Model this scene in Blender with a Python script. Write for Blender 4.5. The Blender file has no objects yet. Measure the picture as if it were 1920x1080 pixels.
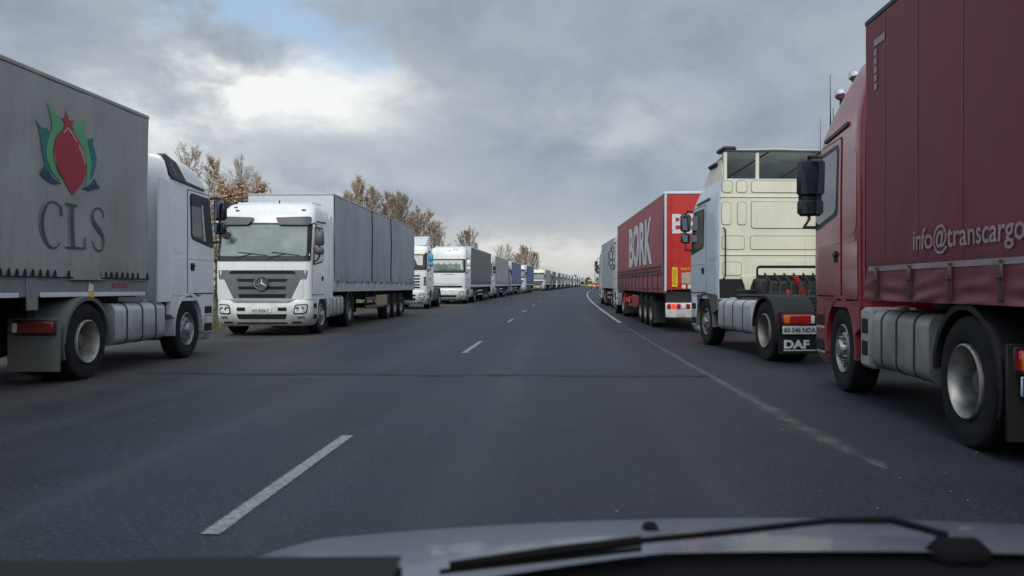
import bpy, bmesh, math, random
from mathutils import Vector, Matrix, noise
R = math.radians
sc = bpy.context.scene
COL = sc.collection

# ------------------------------------------------------------------ camera, sky, sun, exposure
cam_d = bpy.data.cameras.new("camera")
cam = bpy.data.objects.new("camera", cam_d); COL.objects.link(cam)
cam.location = (0, 0, 1.25)
cam.rotation_euler = (R(90), 0, R(2.86))
cam_d.sensor_width = 36; cam_d.lens = 28.1
cam_d.clip_start = 0.05; cam_d.clip_end = 5000
sc.camera = cam
cam_d.dof.use_dof = True; cam_d.dof.focus_distance = 24; cam_d.dof.aperture_fstop = 4.8
sc.view_settings.view_transform = 'Standard'
sc.view_settings.look = 'None'
sc.view_settings.exposure = 0.10
sc.view_settings.gamma = 1.0
sc.view_settings.use_curve_mapping = False
sc.cycles.use_denoising = True
sc.cycles.max_bounces = 6
sc.cycles.diffuse_bounces = 3
sc.cycles.glossy_bounces = 3
sc.cycles.caustics_reflective = False
sc.cycles.caustics_refractive = False

SUN_EL, SUN_AZ = 44.0, 188.0          # azimuth clockwise from +Y: the veiled sun stands behind the camera
sun_d = bpy.data.lights.new("sun", 'SUN'); sun_d.energy = 1.5; sun_d.angle = R(16); sun_d.color = (1.0, .93, .80)
sun = bpy.data.objects.new("sun", sun_d); COL.objects.link(sun)
sd = Vector((math.sin(R(SUN_AZ)) * math.cos(R(SUN_EL)), math.cos(R(SUN_AZ)) * math.cos(R(SUN_EL)), math.sin(R(SUN_EL))))
sun.rotation_euler = (-sd).to_track_quat('-Z', 'Y').to_euler()


class NT:
    """small helper for node trees"""
    def __init__(s, tree): s.t = tree; s.n = tree.nodes; s.l = tree.links
    def node(s, kind, **kw):
        n = s.n.new(kind)
        for k, v in kw.items(): setattr(n, k, v)
        return n
    def put(s, sock, v):
        if v is None: return
        if hasattr(v, 'is_output'): s.l.new(v, sock)
        else:
            if isinstance(v, tuple) and len(v) == 3 and sock.type == 'RGBA': v = (*v, 1)
            sock.default_value = v
    def m(s, op, a, b=None, c=None, clamp=False):
        n = s.node('ShaderNodeMath', operation=op, use_clamp=clamp)
        for i, v in enumerate((a, b, c)): s.put(n.inputs[i], v)
        return n.outputs[0]
    def mix(s, f, a, b):
        n = s.node('ShaderNodeMix', data_type='RGBA')
        s.put(n.inputs[0], f); s.put(n.inputs[6], a); s.put(n.inputs[7], b)
        return n.outputs[2]
    def noise(s, vec, scale, detail=4, rough=.55, dist=0.0):
        n = s.node('ShaderNodeTexNoise')
        s.put(n.inputs['Vector'], vec); n.inputs['Scale'].default_value = scale
        n.inputs['Detail'].default_value = detail; n.inputs['Roughness'].default_value = rough
        n.inputs['Distortion'].default_value = dist
        return n.outputs[0]
    def ramp(s, v, lo, hi, smooth=True):
        n = s.node('ShaderNodeMapRange', interpolation_type='SMOOTHSTEP' if smooth else 'LINEAR')
        s.put(n.inputs[0], v); n.inputs[1].default_value = lo; n.inputs[2].default_value = hi
        return n.outputs[0]


def make_world():
    w = bpy.data.worlds.new("World"); sc.world = w; w.use_nodes = True
    t = NT(w.node_tree); t.n.clear()
    tc = t.node('ShaderNodeTexCoord')
    sep = t.node('ShaderNodeSeparateXYZ'); t.l.new(tc.outputs['Generated'], sep.inputs[0])
    x, y, z = sep.outputs
    sky = t.node('ShaderNodeTexSky', sky_type='NISHITA', sun_disc=False, sun_elevation=R(SUN_EL), sun_rotation=R(SUN_AZ))
    sky.air_density = 1.0; sky.dust_density = 1.5
    nish = t.node('ShaderNodeVectorMath', operation='SCALE'); t.l.new(sky.outputs[0], nish.inputs[0]); nish.inputs[3].default_value = 0.10
    # cloud layer coordinates: a flat layer seen from below
    zz = t.m('ADD', t.m('MAXIMUM', z, 0.0), 0.46)
    cx = t.m('DIVIDE', x, zz); cy = t.m('DIVIDE', y, zz)
    cmb = t.node('ShaderNodeCombineXYZ'); t.put(cmb.inputs[0], cx); t.put(cmb.inputs[1], cy)
    v = cmb.outputs[0]
    n1 = t.noise(v, 2.6, 8, .58, .4)
    n2 = t.noise(v, 7.5, 6, .58, .3)
    n3 = t.noise(v, .9, 3, .5)
    az = t.m('ARCTAN2', x, y); el = t.m('ARCSINE', z)
    # ragged edges for the single breaks in the deck
    azj = t.m('ADD', az, t.m('MULTIPLY', t.m('SUBTRACT', n2, .5), .34))
    elj = t.m('ADD', el, t.m('MULTIPLY', t.m('SUBTRACT', n1, .5), .16))
    def blob(a0, e0, sa, se):
        da = t.m('DIVIDE', t.m('SUBTRACT', azj, R(a0)), R(sa)); de = t.m('DIVIDE', t.m('SUBTRACT', elj, R(e0)), R(se))
        q = t.m('ADD', t.m('MULTIPLY', da, da), t.m('MULTIPLY', de, de))
        return t.m('EXPONENT', t.m('MULTIPLY', q, -1.0))
    hole = t.m('ADD', blob(-19.5, 18.4, 6.0, 2.8), t.m('MULTIPLY', blob(9, 14.0, 5, 2.4), .40))
    hole = t.m('ADD', hole, t.m('MULTIPLY', blob(-13.0, 15.2, 4.0, 2.2), .6))
    lit = t.m('ADD', t.m('MULTIPLY', blob(-17.5, 13.6, 7.5, 2.3), 1.35), t.m('MULTIPLY', blob(-25, 10, 7, 3), .45))
    lit = t.m('ADD', lit, t.m('MULTIPLY', blob(7.0, 11.6, 5.0, 2.4), .24))
    lit = t.m('ADD', lit, t.m('MULTIPLY', blob(0.5, 2.0, 13, 1.9), .75))
    lit = t.m('ADD', lit, t.m('MULTIPLY', blob(-13, 7.0, 9, 2.4), .25))
    body = t.m('ADD', t.m('MULTIPLY', n1, .65), t.m('ADD', t.m('MULTIPLY', n2, .22), t.m('MULTIPLY', n3, .25)))
    dens = t.ramp(body, .38, .72)
    dark = (.240, .294, .368); mid = (.385, .432, .492); bright = (.86, .88, .87)
    c = t.mix(dens, dark, mid)
    c = t.mix(t.m('MULTIPLY', lit, t.m('ADD', -.10, t.m('MULTIPLY', n2, 2.1)), clamp=True), c, bright)
    low = t.ramp(el, R(7), R(-1))
    c = t.mix(t.m('MULTIPLY', low, .68), c, (.62, .575, .505))
    bl = t.node('ShaderNodeVectorMath', operation='ADD'); t.l.new(nish.outputs[0], bl.inputs[0]); bl.inputs[1].default_value = (.20, .27, .33)
    cover = t.ramp(t.m('ADD', t.m('MULTIPLY', hole, 1.25), t.m('MULTIPLY', t.m('SUBTRACT', n1, .5), 1.1)), .25, 1.35)
    c = t.mix(t.m('MULTIPLY', cover, .78), c, bl.outputs[0])
    # the deck is thinner and lit by the sun behind the camera and overhead
    back = t.ramp(t.m('MULTIPLY', y, -1.0), -.35, .75)
    top = t.ramp(z, .40, .95)
    gain = t.m('ADD', 1.0, t.m('ADD', t.m('MULTIPLY', back, 1.15), t.m('MULTIPLY', top, .85)))
    sc_ = t.node('ShaderNodeVectorMath', operation='SCALE'); t.put(sc_.inputs[0], c); t.put(sc_.inputs[3], gain)
    bg = t.node('ShaderNodeBackground'); t.l.new(sc_.outputs[0], bg.inputs[0]); bg.inputs[1].default_value = 1.0
    out = t.node('ShaderNodeOutputWorld'); t.l.new(bg.outputs[0], out.inputs[0])
make_world()

# ------------------------------------------------------------------ materials
MATS = {}
def P(name, rgb, rough=.5, metal=0.0, spec=.5, var=.12, scale=3.0, bump=0.0, bscale=30.0, dirt=0.0, dz=(1.5, .3),
      coat=0.0, dirtcol=(.11, .098, .085), emit=0.0, stretch=None, streak=0.0):
    """procedural surface: base colour with patchy variation, road dirt thrown up on the low parts, fine bump"""
    if name in MATS: return MATS[name]
    m = bpy.data.materials.new(name); m.use_nodes = True
    t = NT(m.node_tree); t.n.clear()
    b = t.node('ShaderNodeBsdfPrincipled'); o = t.node('ShaderNodeOutputMaterial'); t.l.new(b.outputs[0], o.inputs[0])
    tc = t.node('ShaderNodeTexCoord'); vec = tc.outputs['Object']
    if stretch:
        mp = t.node('ShaderNodeMapping'); t.l.new(vec, mp.inputs[0]); mp.inputs['Scale'].default_value = stretch; vecn = mp.outputs[0]
    else: vecn = vec
    n = t.noise(vecn, scale, 5, .6)
    c = t.mix(t.ramp(n, .3, .7), tuple(max(0, v * (1 - var)) for v in rgb), tuple(v * (1 + var) for v in rgb))
    r = t.m('ADD', rough, t.m('MULTIPLY', t.m('SUBTRACT', n, .5), .25), clamp=True)
    if streak > 0:
        mp2 = t.node('ShaderNodeMapping'); t.l.new(vec, mp2.inputs[0]); mp2.inputs['Scale'].default_value = (5, 5, .35)
        ns = t.noise(mp2.outputs[0], 2.2, 5, .62)
        c = t.mix(t.m('MULTIPLY', t.ramp(ns, .48, .78), streak), c, tuple(v * .45 + .02 for v in rgb))
    if dirt > 0:
        sep = t.node('ShaderNodeSeparateXYZ'); t.l.new(vec, sep.inputs[0])
        nd = t.noise(vec, 2.3, 6, .65)
        g = t.m('ADD', t.ramp(sep.outputs[2], dz[0], dz[1]), t.m('MULTIPLY', t.m('SUBTRACT', nd, .5), 1.5))
        f = t.m('MULTIPLY', t.ramp(g, .15, 1.1), dirt)
        c = t.mix(f, c, dirtcol)
        r = t.m('ADD', r, t.m('MULTIPLY', f, .4), clamp=True)
    t.put(b.inputs['Base Color'], c); t.put(b.inputs['Roughness'], r)
    b.inputs['Metallic'].default_value = metal
    b.inputs['Specular IOR Level'].default_value = spec
    b.inputs['Coat Weight'].default_value = coat; b.inputs['Coat Roughness'].default_value = .08
    if bump > 0:
        nb = t.noise(vecn, bscale, 5, .6)
        bp = t.node('ShaderNodeBump'); bp.inputs['Strength'].default_value = min(1, bump); bp.inputs['Distance'].default_value = .02
        t.l.new(nb, bp.inputs['Height']); t.l.new(bp.outputs[0], b.inputs['Normal'])
    if emit > 0:
        b.inputs['Emission Color'].default_value = (*rgb, 1); b.inputs['Emission Strength'].default_value = emit
    MATS[name] = m
    return m

def paint(name, rgb, **k):
    d = dict(rough=.33, spec=.5, var=.05, scale=1.2, dirt=.75, dz=(1.35, .1), coat=.25, bump=.03, bscale=2.5, streak=.18); d.update(k)
    return P(name, rgb, **d)
def tarp(name, rgb, **k):
    d = dict(rough=.55, spec=.35, var=.14, scale=.9, dirt=.35, dz=(2.1, 1.1), bump=.35, bscale=1.7, stretch=(1, 1, .45), streak=.35); d.update(k)
    return P(name, rgb, **d)

white = paint('white_paint', (.80, .81, .80))
white_grey = paint('white_grey_paint', (.60, .63, .66))
cream = paint('cream_paint', (.76, .735, .585), streak=.24, dirt=.8, dz=(2.0, .5))
wine = paint('wine_paint', (.30, .016, .030), rough=.25, coat=.6)
blue_p = paint('blue_paint', (.05, .10, .22))
black_pl = P('black_plastic', (.018, .019, .021), .5, dirt=.45, dirtcol=(.05, .047, .043))
grey_pl = P('grey_plastic', (.085, .09, .10), .5, dirt=.3)
dark_gap = P('dark_gap', (.006, .006, .007), .8)
chassis_m = P('chassis_black', (.014, .014, .015), .65, dirt=.5, dirtcol=(.035, .032, .03))
rubber = P('tyre_rubber', (.015, .015, .016), .82, spec=.25, var=.3, scale=6, bump=.25, bscale=40, dirt=.0)
steel = P('rim_steel', (.42, .42, .41), .42, metal=.75, var=.25, scale=9, dirt=.55, dz=(1.0, .1), dirtcol=(.09, .08, .07))
steel_grey = P('rim_grey', (.30, .31, .32), .5, metal=.4, var=.3, scale=9)
alu = P('aluminium', (.55, .56, .57), .42, metal=.35, var=.12, scale=4, dirt=.6, dz=(1.1, .4))
chrome = P('chrome', (.75, .76, .78), .12, metal=1.0, var=.03)
mirror_m = P('mirror_glass', (.30, .34, .40), .03, metal=1.0, var=.0)
glass_w = P('windscreen_glass', (.19, .225, .205), .06, spec=1.0, var=.25, scale=1.2, coat=1.0)
glass_green = P('green_tinted_glass', (.11, .17, .13), .08, spec=1.0, var=.4, scale=3, coat=.8)
glass_s = P('side_glass', (.020, .026, .029), .05, spec=.6, var=.1, coat=.3)
curtain_cab = P('cab_curtain', (.62, .64, .60), .8, var=.15, scale=8)
lens = P('lamp_lens', (.62, .64, .64), .12, spec=.9, var=.3, scale=14, coat=1.0)
glass_dark = P('dark_windscreen', (.03, .038, .040), .06, spec=.8, var=.2)
red_lens = P('red_lens', (.42, .015, .012), .2, var=.25, scale=12, coat=.6)
red_dull = P('dull_red_lens', (.16, .022, .016), .35, var=.25, scale=12)
amber_lens = P('amber_lens', (.70, .19, .02), .2, var=.2, scale=12, coat=.6)
red_lit = P('lit_red_lamp', (1.0, .045, .03), .3, emit=.8)
orange_lit = P('lit_orange_lamp', (1.0, .16, .02), .3, emit=.8)
white_lens = P('white_lens', (.7, .7, .68), .2, coat=.6)
plate_m = P('plate_white', (.66, .67, .66), .45, var=.06)
plate_blue = P('plate_blue', (.02, .10, .48), .4)
ink = P('black_ink', (.02, .02, .022), .6)
letter_white = P('white_lettering', (.66, .66, .68), .5, var=.08)
letter_pale = P('pale_lettering', (.31, .235, .26), .5, var=.12)
red_rubber = P('red_hose', (.45, .02, .02), .4)
yellow_m = P('yellow_marker', (.75, .50, .03), .4)
wood_m = P('plywood_board', (.36, .27, .18), .7)

# ------------------------------------------------------------------ mesh collecting
class MB:
    def __init__(s): s.v = []; s.f = []; s.mi = []; s.uv = None
    def add(s, vs, fs, mi=0):
        o = len(s.v); s.v += [tuple(p) for p in vs]
        s.f += [tuple(i + o for i in f) for f in fs]; s.mi += [mi] * len(fs)
    def box(s, x0, x1, y0, y1, z0, z1, c=0.0, mi=0):
        lo = (min(x0, x1), min(y0, y1), min(z0, z1)); hi = (max(x0, x1), max(y0, y1), max(z0, z1))
        c = min(c, *(.45 * (hi[i] - lo[i]) for i in range(3)))
        if c <= 0:
            vs = [(a, b, d) for a in (lo[0], hi[0]) for b in (lo[1], hi[1]) for d in (lo[2], hi[2])]
            s.add(vs, [(0, 1, 3, 2), (4, 6, 7, 5), (0, 4, 5, 1), (2, 3, 7, 6), (0, 2, 6, 4), (1, 5, 7, 3)], mi); return
        idx = {}; vs = []
        for sx in (0, 1):
            for sy in (0, 1):
                for sz in (0, 1):
                    sg = (sx, sy, sz)
                    for a in range(3):
                        p = [(hi[i] - (0 if i == a else c)) if sg[i] else (lo[i] + (0 if i == a else c)) for i in range(3)]
                        idx[(sg, a)] = len(vs); vs.append(tuple(p))
        fs = []
        for a in range(3):
            b, d = (a + 1) % 3, (a + 2) % 3
            for e in (0, 1):
                q = []
                for (u, w) in ((0, 0), (1, 0), (1, 1), (0, 1)):
                    g = [0, 0, 0]; g[a] = e; g[b] = u; g[d] = w; q.append(idx[(tuple(g), a)])
                fs.append(tuple(q))
            for u in (0, 1):
                for w in (0, 1):
                    g0 = [0, 0, 0]; g0[b] = u; g0[d] = w; g1 = list(g0); g1[a] = 1
                    g0 = tuple(g0); g1 = tuple(g1)
                    fs.append((idx[(g0, b)], idx[(g1, b)], idx[(g1, d)], idx[(g0, d)]))
        for sx in (0, 1):
            for sy in (0, 1):
                for sz in (0, 1):
                    g = (sx, sy, sz); fs.append((idx[(g, 0)], idx[(g, 1)], idx[(g, 2)]))
        s.add(vs, fs, mi)
    def tube(s, pts, r, n=8, mi=0, caps=True):
        pts = [Vector(p) for p in pts]; m = len(pts)
        rs = r if isinstance(r, (list, tuple)) else [r] * m
        vs = []; prev = None
        for i, p in enumerate(pts):
            d = (pts[min(i + 1, m - 1)] - pts[max(i - 1, 0)])
            d = d.normalized() if d.length > 1e-9 else Vector((0, 0, 1))
            if prev is None:
                a = Vector((0, 0, 1)) if abs(d.z) < .9 else Vector((1, 0, 0)); u = d.cross(a).normalized()
            else:
                u = (prev - d * prev.dot(d)); u = u.normalized() if u.length > 1e-6 else d.orthogonal().normalized()
            prev = u; w = d.cross(u)
            for k in range(n):
                t = 2 * math.pi * k / n
                vs.append(p + (u * math.cos(t) + w * math.sin(t)) * rs[i])
        fs = [(i * n + k, i * n + (k + 1) % n, (i + 1) * n + (k + 1) % n, (i + 1) * n + k) for i in range(m - 1) for k in range(n)]
        if caps: fs += [tuple(range(n))[::-1], tuple((m - 1) * n + k for k in range(n))]
        s.add(vs, fs, mi)
    def lathe_x(s, prof, cen=(0, 0, 0), n=24, mi=0, close=False):
        """profile of (radius, x) turned about the x axis"""
        m = len(prof); vs = []
        for (r, h) in prof:
            for k in range(n):
                t = 2 * math.pi * k / n
                vs.append((cen[0] + h, cen[1] + r * math.cos(t), cen[2] + r * math.sin(t)))
        fs = [(i * n + k, i * n + (k + 1) % n, (i + 1) * n + (k + 1) % n, (i + 1) * n + k) for i in range(m - 1) for k in range(n)]
        if close: fs += [((m - 1) * n + k, (m - 1) * n + (k + 1) % n, (k + 1) % n, k) for k in range(n)]
        else:
            if prof[0][0] > 1e-6: fs.append(tuple(range(n)))
            if prof[-1][0] > 1e-6: fs.append(tuple((m - 1) * n + k for k in range(n)))
        s.add(vs, fs, mi)
    def prism(s, poly, lo, hi, axis=0, mi=0):
        """polygon in the two other axes extruded along one"""
        def pt(a, b, h): return (h, a, b) if axis == 0 else ((a, h, b) if axis == 1 else (a, b, h))
        n = len(poly)
        vs = [pt(a, b, lo) for a, b in poly] + [pt(a, b, hi) for a, b in poly]
        fs = [tuple(range(n)), tuple(range(n, 2 * n))[::-1]] + [(i, (i + 1) % n, n + (i + 1) % n, n + i) for i in range(n)]
        s.add(vs, fs, mi)
    def grid(s, fn, nu, nv, mi=0):
        vs = [fn(i / nu, j / nv) for j in range(nv + 1) for i in range(nu + 1)]
        w = nu + 1
        s.add(vs, [(j * w + i, j * w + i + 1, (j + 1) * w + i + 1, (j + 1) * w + i) for j in range(nv) for i in range(nu)], mi)
    def strip_arc(s, cy, cz, r0, r1, a0, a1, x0, x1, n=14, mi=0):
        """a curved mudguard: an arc in the y-z plane, swept in x"""
        vs = []
        for i in range(n + 1):
            t = R(a0 + (a1 - a0) * i / n)
            for r in (r0, r1):
                for x in (x0, x1): vs.append((x, cy + r * math.cos(t), cz + r * math.sin(t)))
        fs = []
        for i in range(n):
            a = i * 4; b = a + 4
            fs += [(a, b, b + 1, a + 1), (a + 2, a + 3, b + 3, b + 2), (a, a + 2, b + 2, b), (a + 1, b + 1, b + 3, a + 3)]
        fs += [(0, 1, 3, 2), (n * 4, n * 4 + 2, n * 4 + 3, n * 4 + 1)]
        s.add(vs, fs, mi)
    def build(s, name, mats, parent=None, loc=None, rot=None, smooth=38, mesh=None):
        me = bpy.data.meshes.new(name)
        me.from_pydata(s.v, [], s.f)
        if not isinstance(mats, (list, tuple)): mats = [mats]
        for m in mats: me.materials.append(m)
        if len(mats) > 1: me.polygons.foreach_set('material_index', s.mi)
        bm = bmesh.new(); bm.from_mesh(me)
        bmesh.ops.recalc_face_normals(bm, faces=bm.faces)
        if smooth:
            th = R(smooth)
            for f in bm.faces: f.smooth = True
            for e in bm.edges: e.smooth = not (len(e.link_faces) != 2 or e.calc_face_angle(0) > th)
        bm.to_mesh(me); bm.free()
        if s.uv is not None:
            ul = me.uv_layers.new(name='uv')
            for lp in me.loops: ul.data[lp.index].uv = s.uv[lp.vertex_index]
        return link(name, me, parent, loc, rot)

def link(name, me, parent=None, loc=None, rot=None):
    o = bpy.data.objects.new(name, me); COL.objects.link(o)
    if parent is not None: o.parent = parent
    if loc is not None: o.location = loc
    if rot is not None: o.rotation_euler = rot
    return o

def empty(name, loc=(0, 0, 0), rot=(0, 0, 0)):
    o = bpy.data.objects.new(name, None); COL.objects.link(o); o.location = loc; o.rotation_euler = rot; o.empty_display_size = .3
    return o
def tag(o, label=None, cat=None, group=None, kind=None):
    if label: o['label'] = label
    if cat: o['category'] = cat
    if group: o['group'] = group
    if kind: o['kind'] = kind
    return o
def copy_tree(o, parent=None):
    c = o.copy(); COL.objects.link(c)
    if parent is not None: c.parent = parent
    for ch in list(o.children): copy_tree(ch, c)
    return c

def quad_rows(q, rc=0.0, nu=6, nv=4):
    """rows of points over a four-cornered outline (bl, br, tr, tl) with rounded corners"""
    bl, br, tr, tl = [Vector((p[0], p[1])) for p in q]
    H = ((tl - bl).length + (tr - br).length) / 2; W = ((br - bl).length + (tr - tl).length) / 2
    rc = min(rc, H * .48, W * .48)
    if rc > 0:
        e = [0, .15, .4, .7, 1]; vsx = [a * rc / H for a in e]
        k = max(1, nv)
        vsx += [rc / H + (1 - 2 * rc / H) * i / k for i in range(1, k)]
        vsx += [1 - a * rc / H for a in reversed(e)]
    else: vsx = [i / nv for i in range(nv + 1)]
    rows = []
    for v in vsx:
        d = min(v, 1 - v) * H
        ins = (rc - math.sqrt(max(0, rc * rc - (rc - d) ** 2))) / W if (rc > 0 and d < rc) else 0
        a = bl.lerp(tl, v); b = br.lerp(tr, v)
        rows.append([a.lerp(b, ins + (1 - 2 * ins) * i / nu) for i in range(nu + 1)])
    return rows

class Surf:
    """a cab shell given as horizontal sections (z, front y, half width, corner radius, back y)"""
    def __init__(s, secs, bulge=.07): s.s = secs; s.b = bulge
    def at(s, z):
        S = s.s
        if z <= S[0][0]: return S[0][1:]
        for a, b in zip(S, S[1:]):
            if z <= b[0]:
                t = (z - a[0]) / (b[0] - a[0]); return tuple(a[i] + (b[i] - a[i]) * t for i in range(1, 5))
        return S[-1][1:]
    def front(s, x, z):
        yf, w, r, yb = s.at(z); fl = w - r; ax = abs(x)
        if ax <= fl: return yf - s.b * (ax / fl) ** 2
        d = min(ax - fl, r); return yf - s.b - (r - math.sqrt(max(0, r * r - d * d)))
    def side(s, y, z):
        yf, w, r, yb = s.at(z); d = y - (yf - s.b - r)
        if d <= 0: return w
        d = min(d, r); return w - (r - math.sqrt(max(0, r * r - d * d)))
    def loop(s, sec):
        z, yf, w, r, yb = sec; fl = w - r; b = s.b; p = []
        for i in range(9):
            x = -fl + 2 * fl * i / 8; p.append((x, yf - b * (x / fl) ** 2, z))
        for i in range(1, 7):
            a = R(90 - 15 * i); p.append((fl + r * math.cos(a), yf - b - r + r * math.sin(a), z))
        rb = .05
        ys = yf - b - r
        for i in range(1, 6): p.append((w, ys + (yb + rb - ys) * i / 6, z))
        p += [(w, yb + rb, z), (w - .3 * rb, yb + .3 * rb, z), (w - rb, yb, z)]
        for i in range(1, 6): p.append((w - rb - 2 * (w - rb) * i / 6, yb, z))
        p += [(-w + rb, yb, z), (-w + .3 * rb, yb + .3 * rb, z), (-w, yb + rb, z)]
        for i in range(1, 6): p.append((-w, yb + rb + (ys - yb - rb) * i / 6, z))
        for i in range(0, 6):
            a = R(180 - 15 * i); p.append((-fl + r * math.cos(a), yf - b - r + r * math.sin(a), z))
        return p
    def loft(s, mb, mi=0):
        Ls = [s.loop(x) for x in s.s]; n = len(Ls[0]); vs = [p for L in Ls for p in L]
        fs = [(i * n + k, i * n + (k + 1) % n, (i + 1) * n + (k + 1) % n, (i + 1) * n + k) for i in range(len(Ls) - 1) for k in range(n)]
        fs += [tuple(range(n)), tuple((len(Ls) - 1) * n + k for k in range(n))]
        mb.add(vs, fs, mi)
    def fpatch(s, mb, q, off=.006, th=.03, rc=.0, mi=0, nu=8, nv=3, fn=None):
        rows = quad_rows(q, rc, nu, nv); s._skin(mb, rows, lambda p, o: (p[0], s.front(p[0], p[1]) + o, p[1]), off, th, mi)
    def spatch(s, mb, side, q, off=.006, th=.03, rc=.0, mi=0, nu=6, nv=3):
        rows = quad_rows(q, rc, nu, nv); s._skin(mb, rows, lambda p, o: (side * (s.side(p[0], p[1]) + o), p[0], p[1]), off, th, mi)
    def bpatch(s, mb, q, off=.01, th=.03, rc=.0, mi=0):
        rows = quad_rows(q, rc, 2, 2); s._skin(mb, rows, lambda p, o: (p[0], s.at(p[1])[3] - o, p[1]), off, th, mi)
    @staticmethod
    def _skin(mb, rows, fn, off, th, mi):
        nr = len(rows); nc = len(rows[0])
        vs = [fn(p, off) for r in rows for p in r]
        fs = [(j * nc + i, j * nc + i + 1, (j + 1) * nc + i + 1, (j + 1) * nc + i) for j in range(nr - 1) for i in range(nc - 1)]
        bd = [(0, i) for i in range(nc)] + [(j, nc - 1) for j in range(1, nr)] + [(nr - 1, i) for i in range(nc - 2, -1, -1)] + [(j, 0) for j in range(nr - 2, 0, -1)]
        k = len(vs); vs += [fn(rows[j][i], off - th) for j, i in bd]; m = len(bd)
        fs += [(bd[a][0] * nc + bd[a][1], k + a, k + (a + 1) % m, bd[(a + 1) % m][0] * nc + bd[(a + 1) % m][1]) for a in range(m)]
        mb.add(vs, fs, mi)

def text(mb, s, origin, ux, uz, size, sx=1.0, bold=0.0, depth=.004, align='LEFT', mi=0, shear=0.0):
    """writing as real raised letters on a plane"""
    cu = bpy.data.curves.new('lettering', 'FONT'); cu.body = s; cu.size = 1; cu.offset = bold; cu.align_x = align; cu.shear = shear
    cu.resolution_u = 4
    ob = bpy.data.objects.new('lettering', cu)
    me = ob.to_mesh()
    ux = Vector(ux).normalized(); uz = Vector(uz).normalized(); n = ux.cross(uz); o = Vector(origin)
    vs = [o + ux * (v.co.x * size * sx) + uz * (v.co.y * size) + n * depth for v in me.vertices]
    fs = [tuple(p.vertices) for p in me.polygons]
    mb.add(vs, fs, mi)
    ob.to_mesh_clear(); bpy.data.objects.remove(ob); bpy.data.curves.remove(cu)

# ------------------------------------------------------------------ the lie of the land
def gz(Y):
    t = max(0.0, min(Y, 430.0) - 18.0)
    return .006 * (t * t / (t + 12.0)) if t > 0 else 0.0
def shift(Y):
    if Y < 0: return 0.0
    if Y < 150: return Y * Y / 4600
    if Y < 430: return 4.891 + .0652 * (Y - 150)
    t = Y - 430; return 23.15 + .0652 * t - t * t / 5200
def slope(Y): return (shift(Y + .5) - shift(Y - .5))
YS = [-60, -30, -15, -8, -4] + [i * 2 for i in range(0, 60)] + [120 + i * 6 for i in range(0, 60)] + [500, 560, 640, 760]

def road_sheet(name, x0, x1, lift, mat, ys=YS, parent=None, nx=1):
    mb = MB(); uv = []
    for Y in ys:
        for i in range(nx + 1):
            x = x0 + (x1 - x0) * i / nx
            mb.v.append((x + shift(Y), Y, gz(Y) + lift)); uv.append((i / nx, Y))
    w = nx + 1
    for j in range(len(ys) - 1):
        for i in range(nx):
            mb.f.append((j * w + i, j * w + i + 1, (j + 1) * w + i + 1, (j + 1) * w + i)); mb.mi.append(0)
    mb.uv = uv
    return mb.build(name, mat, parent, smooth=0)

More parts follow.
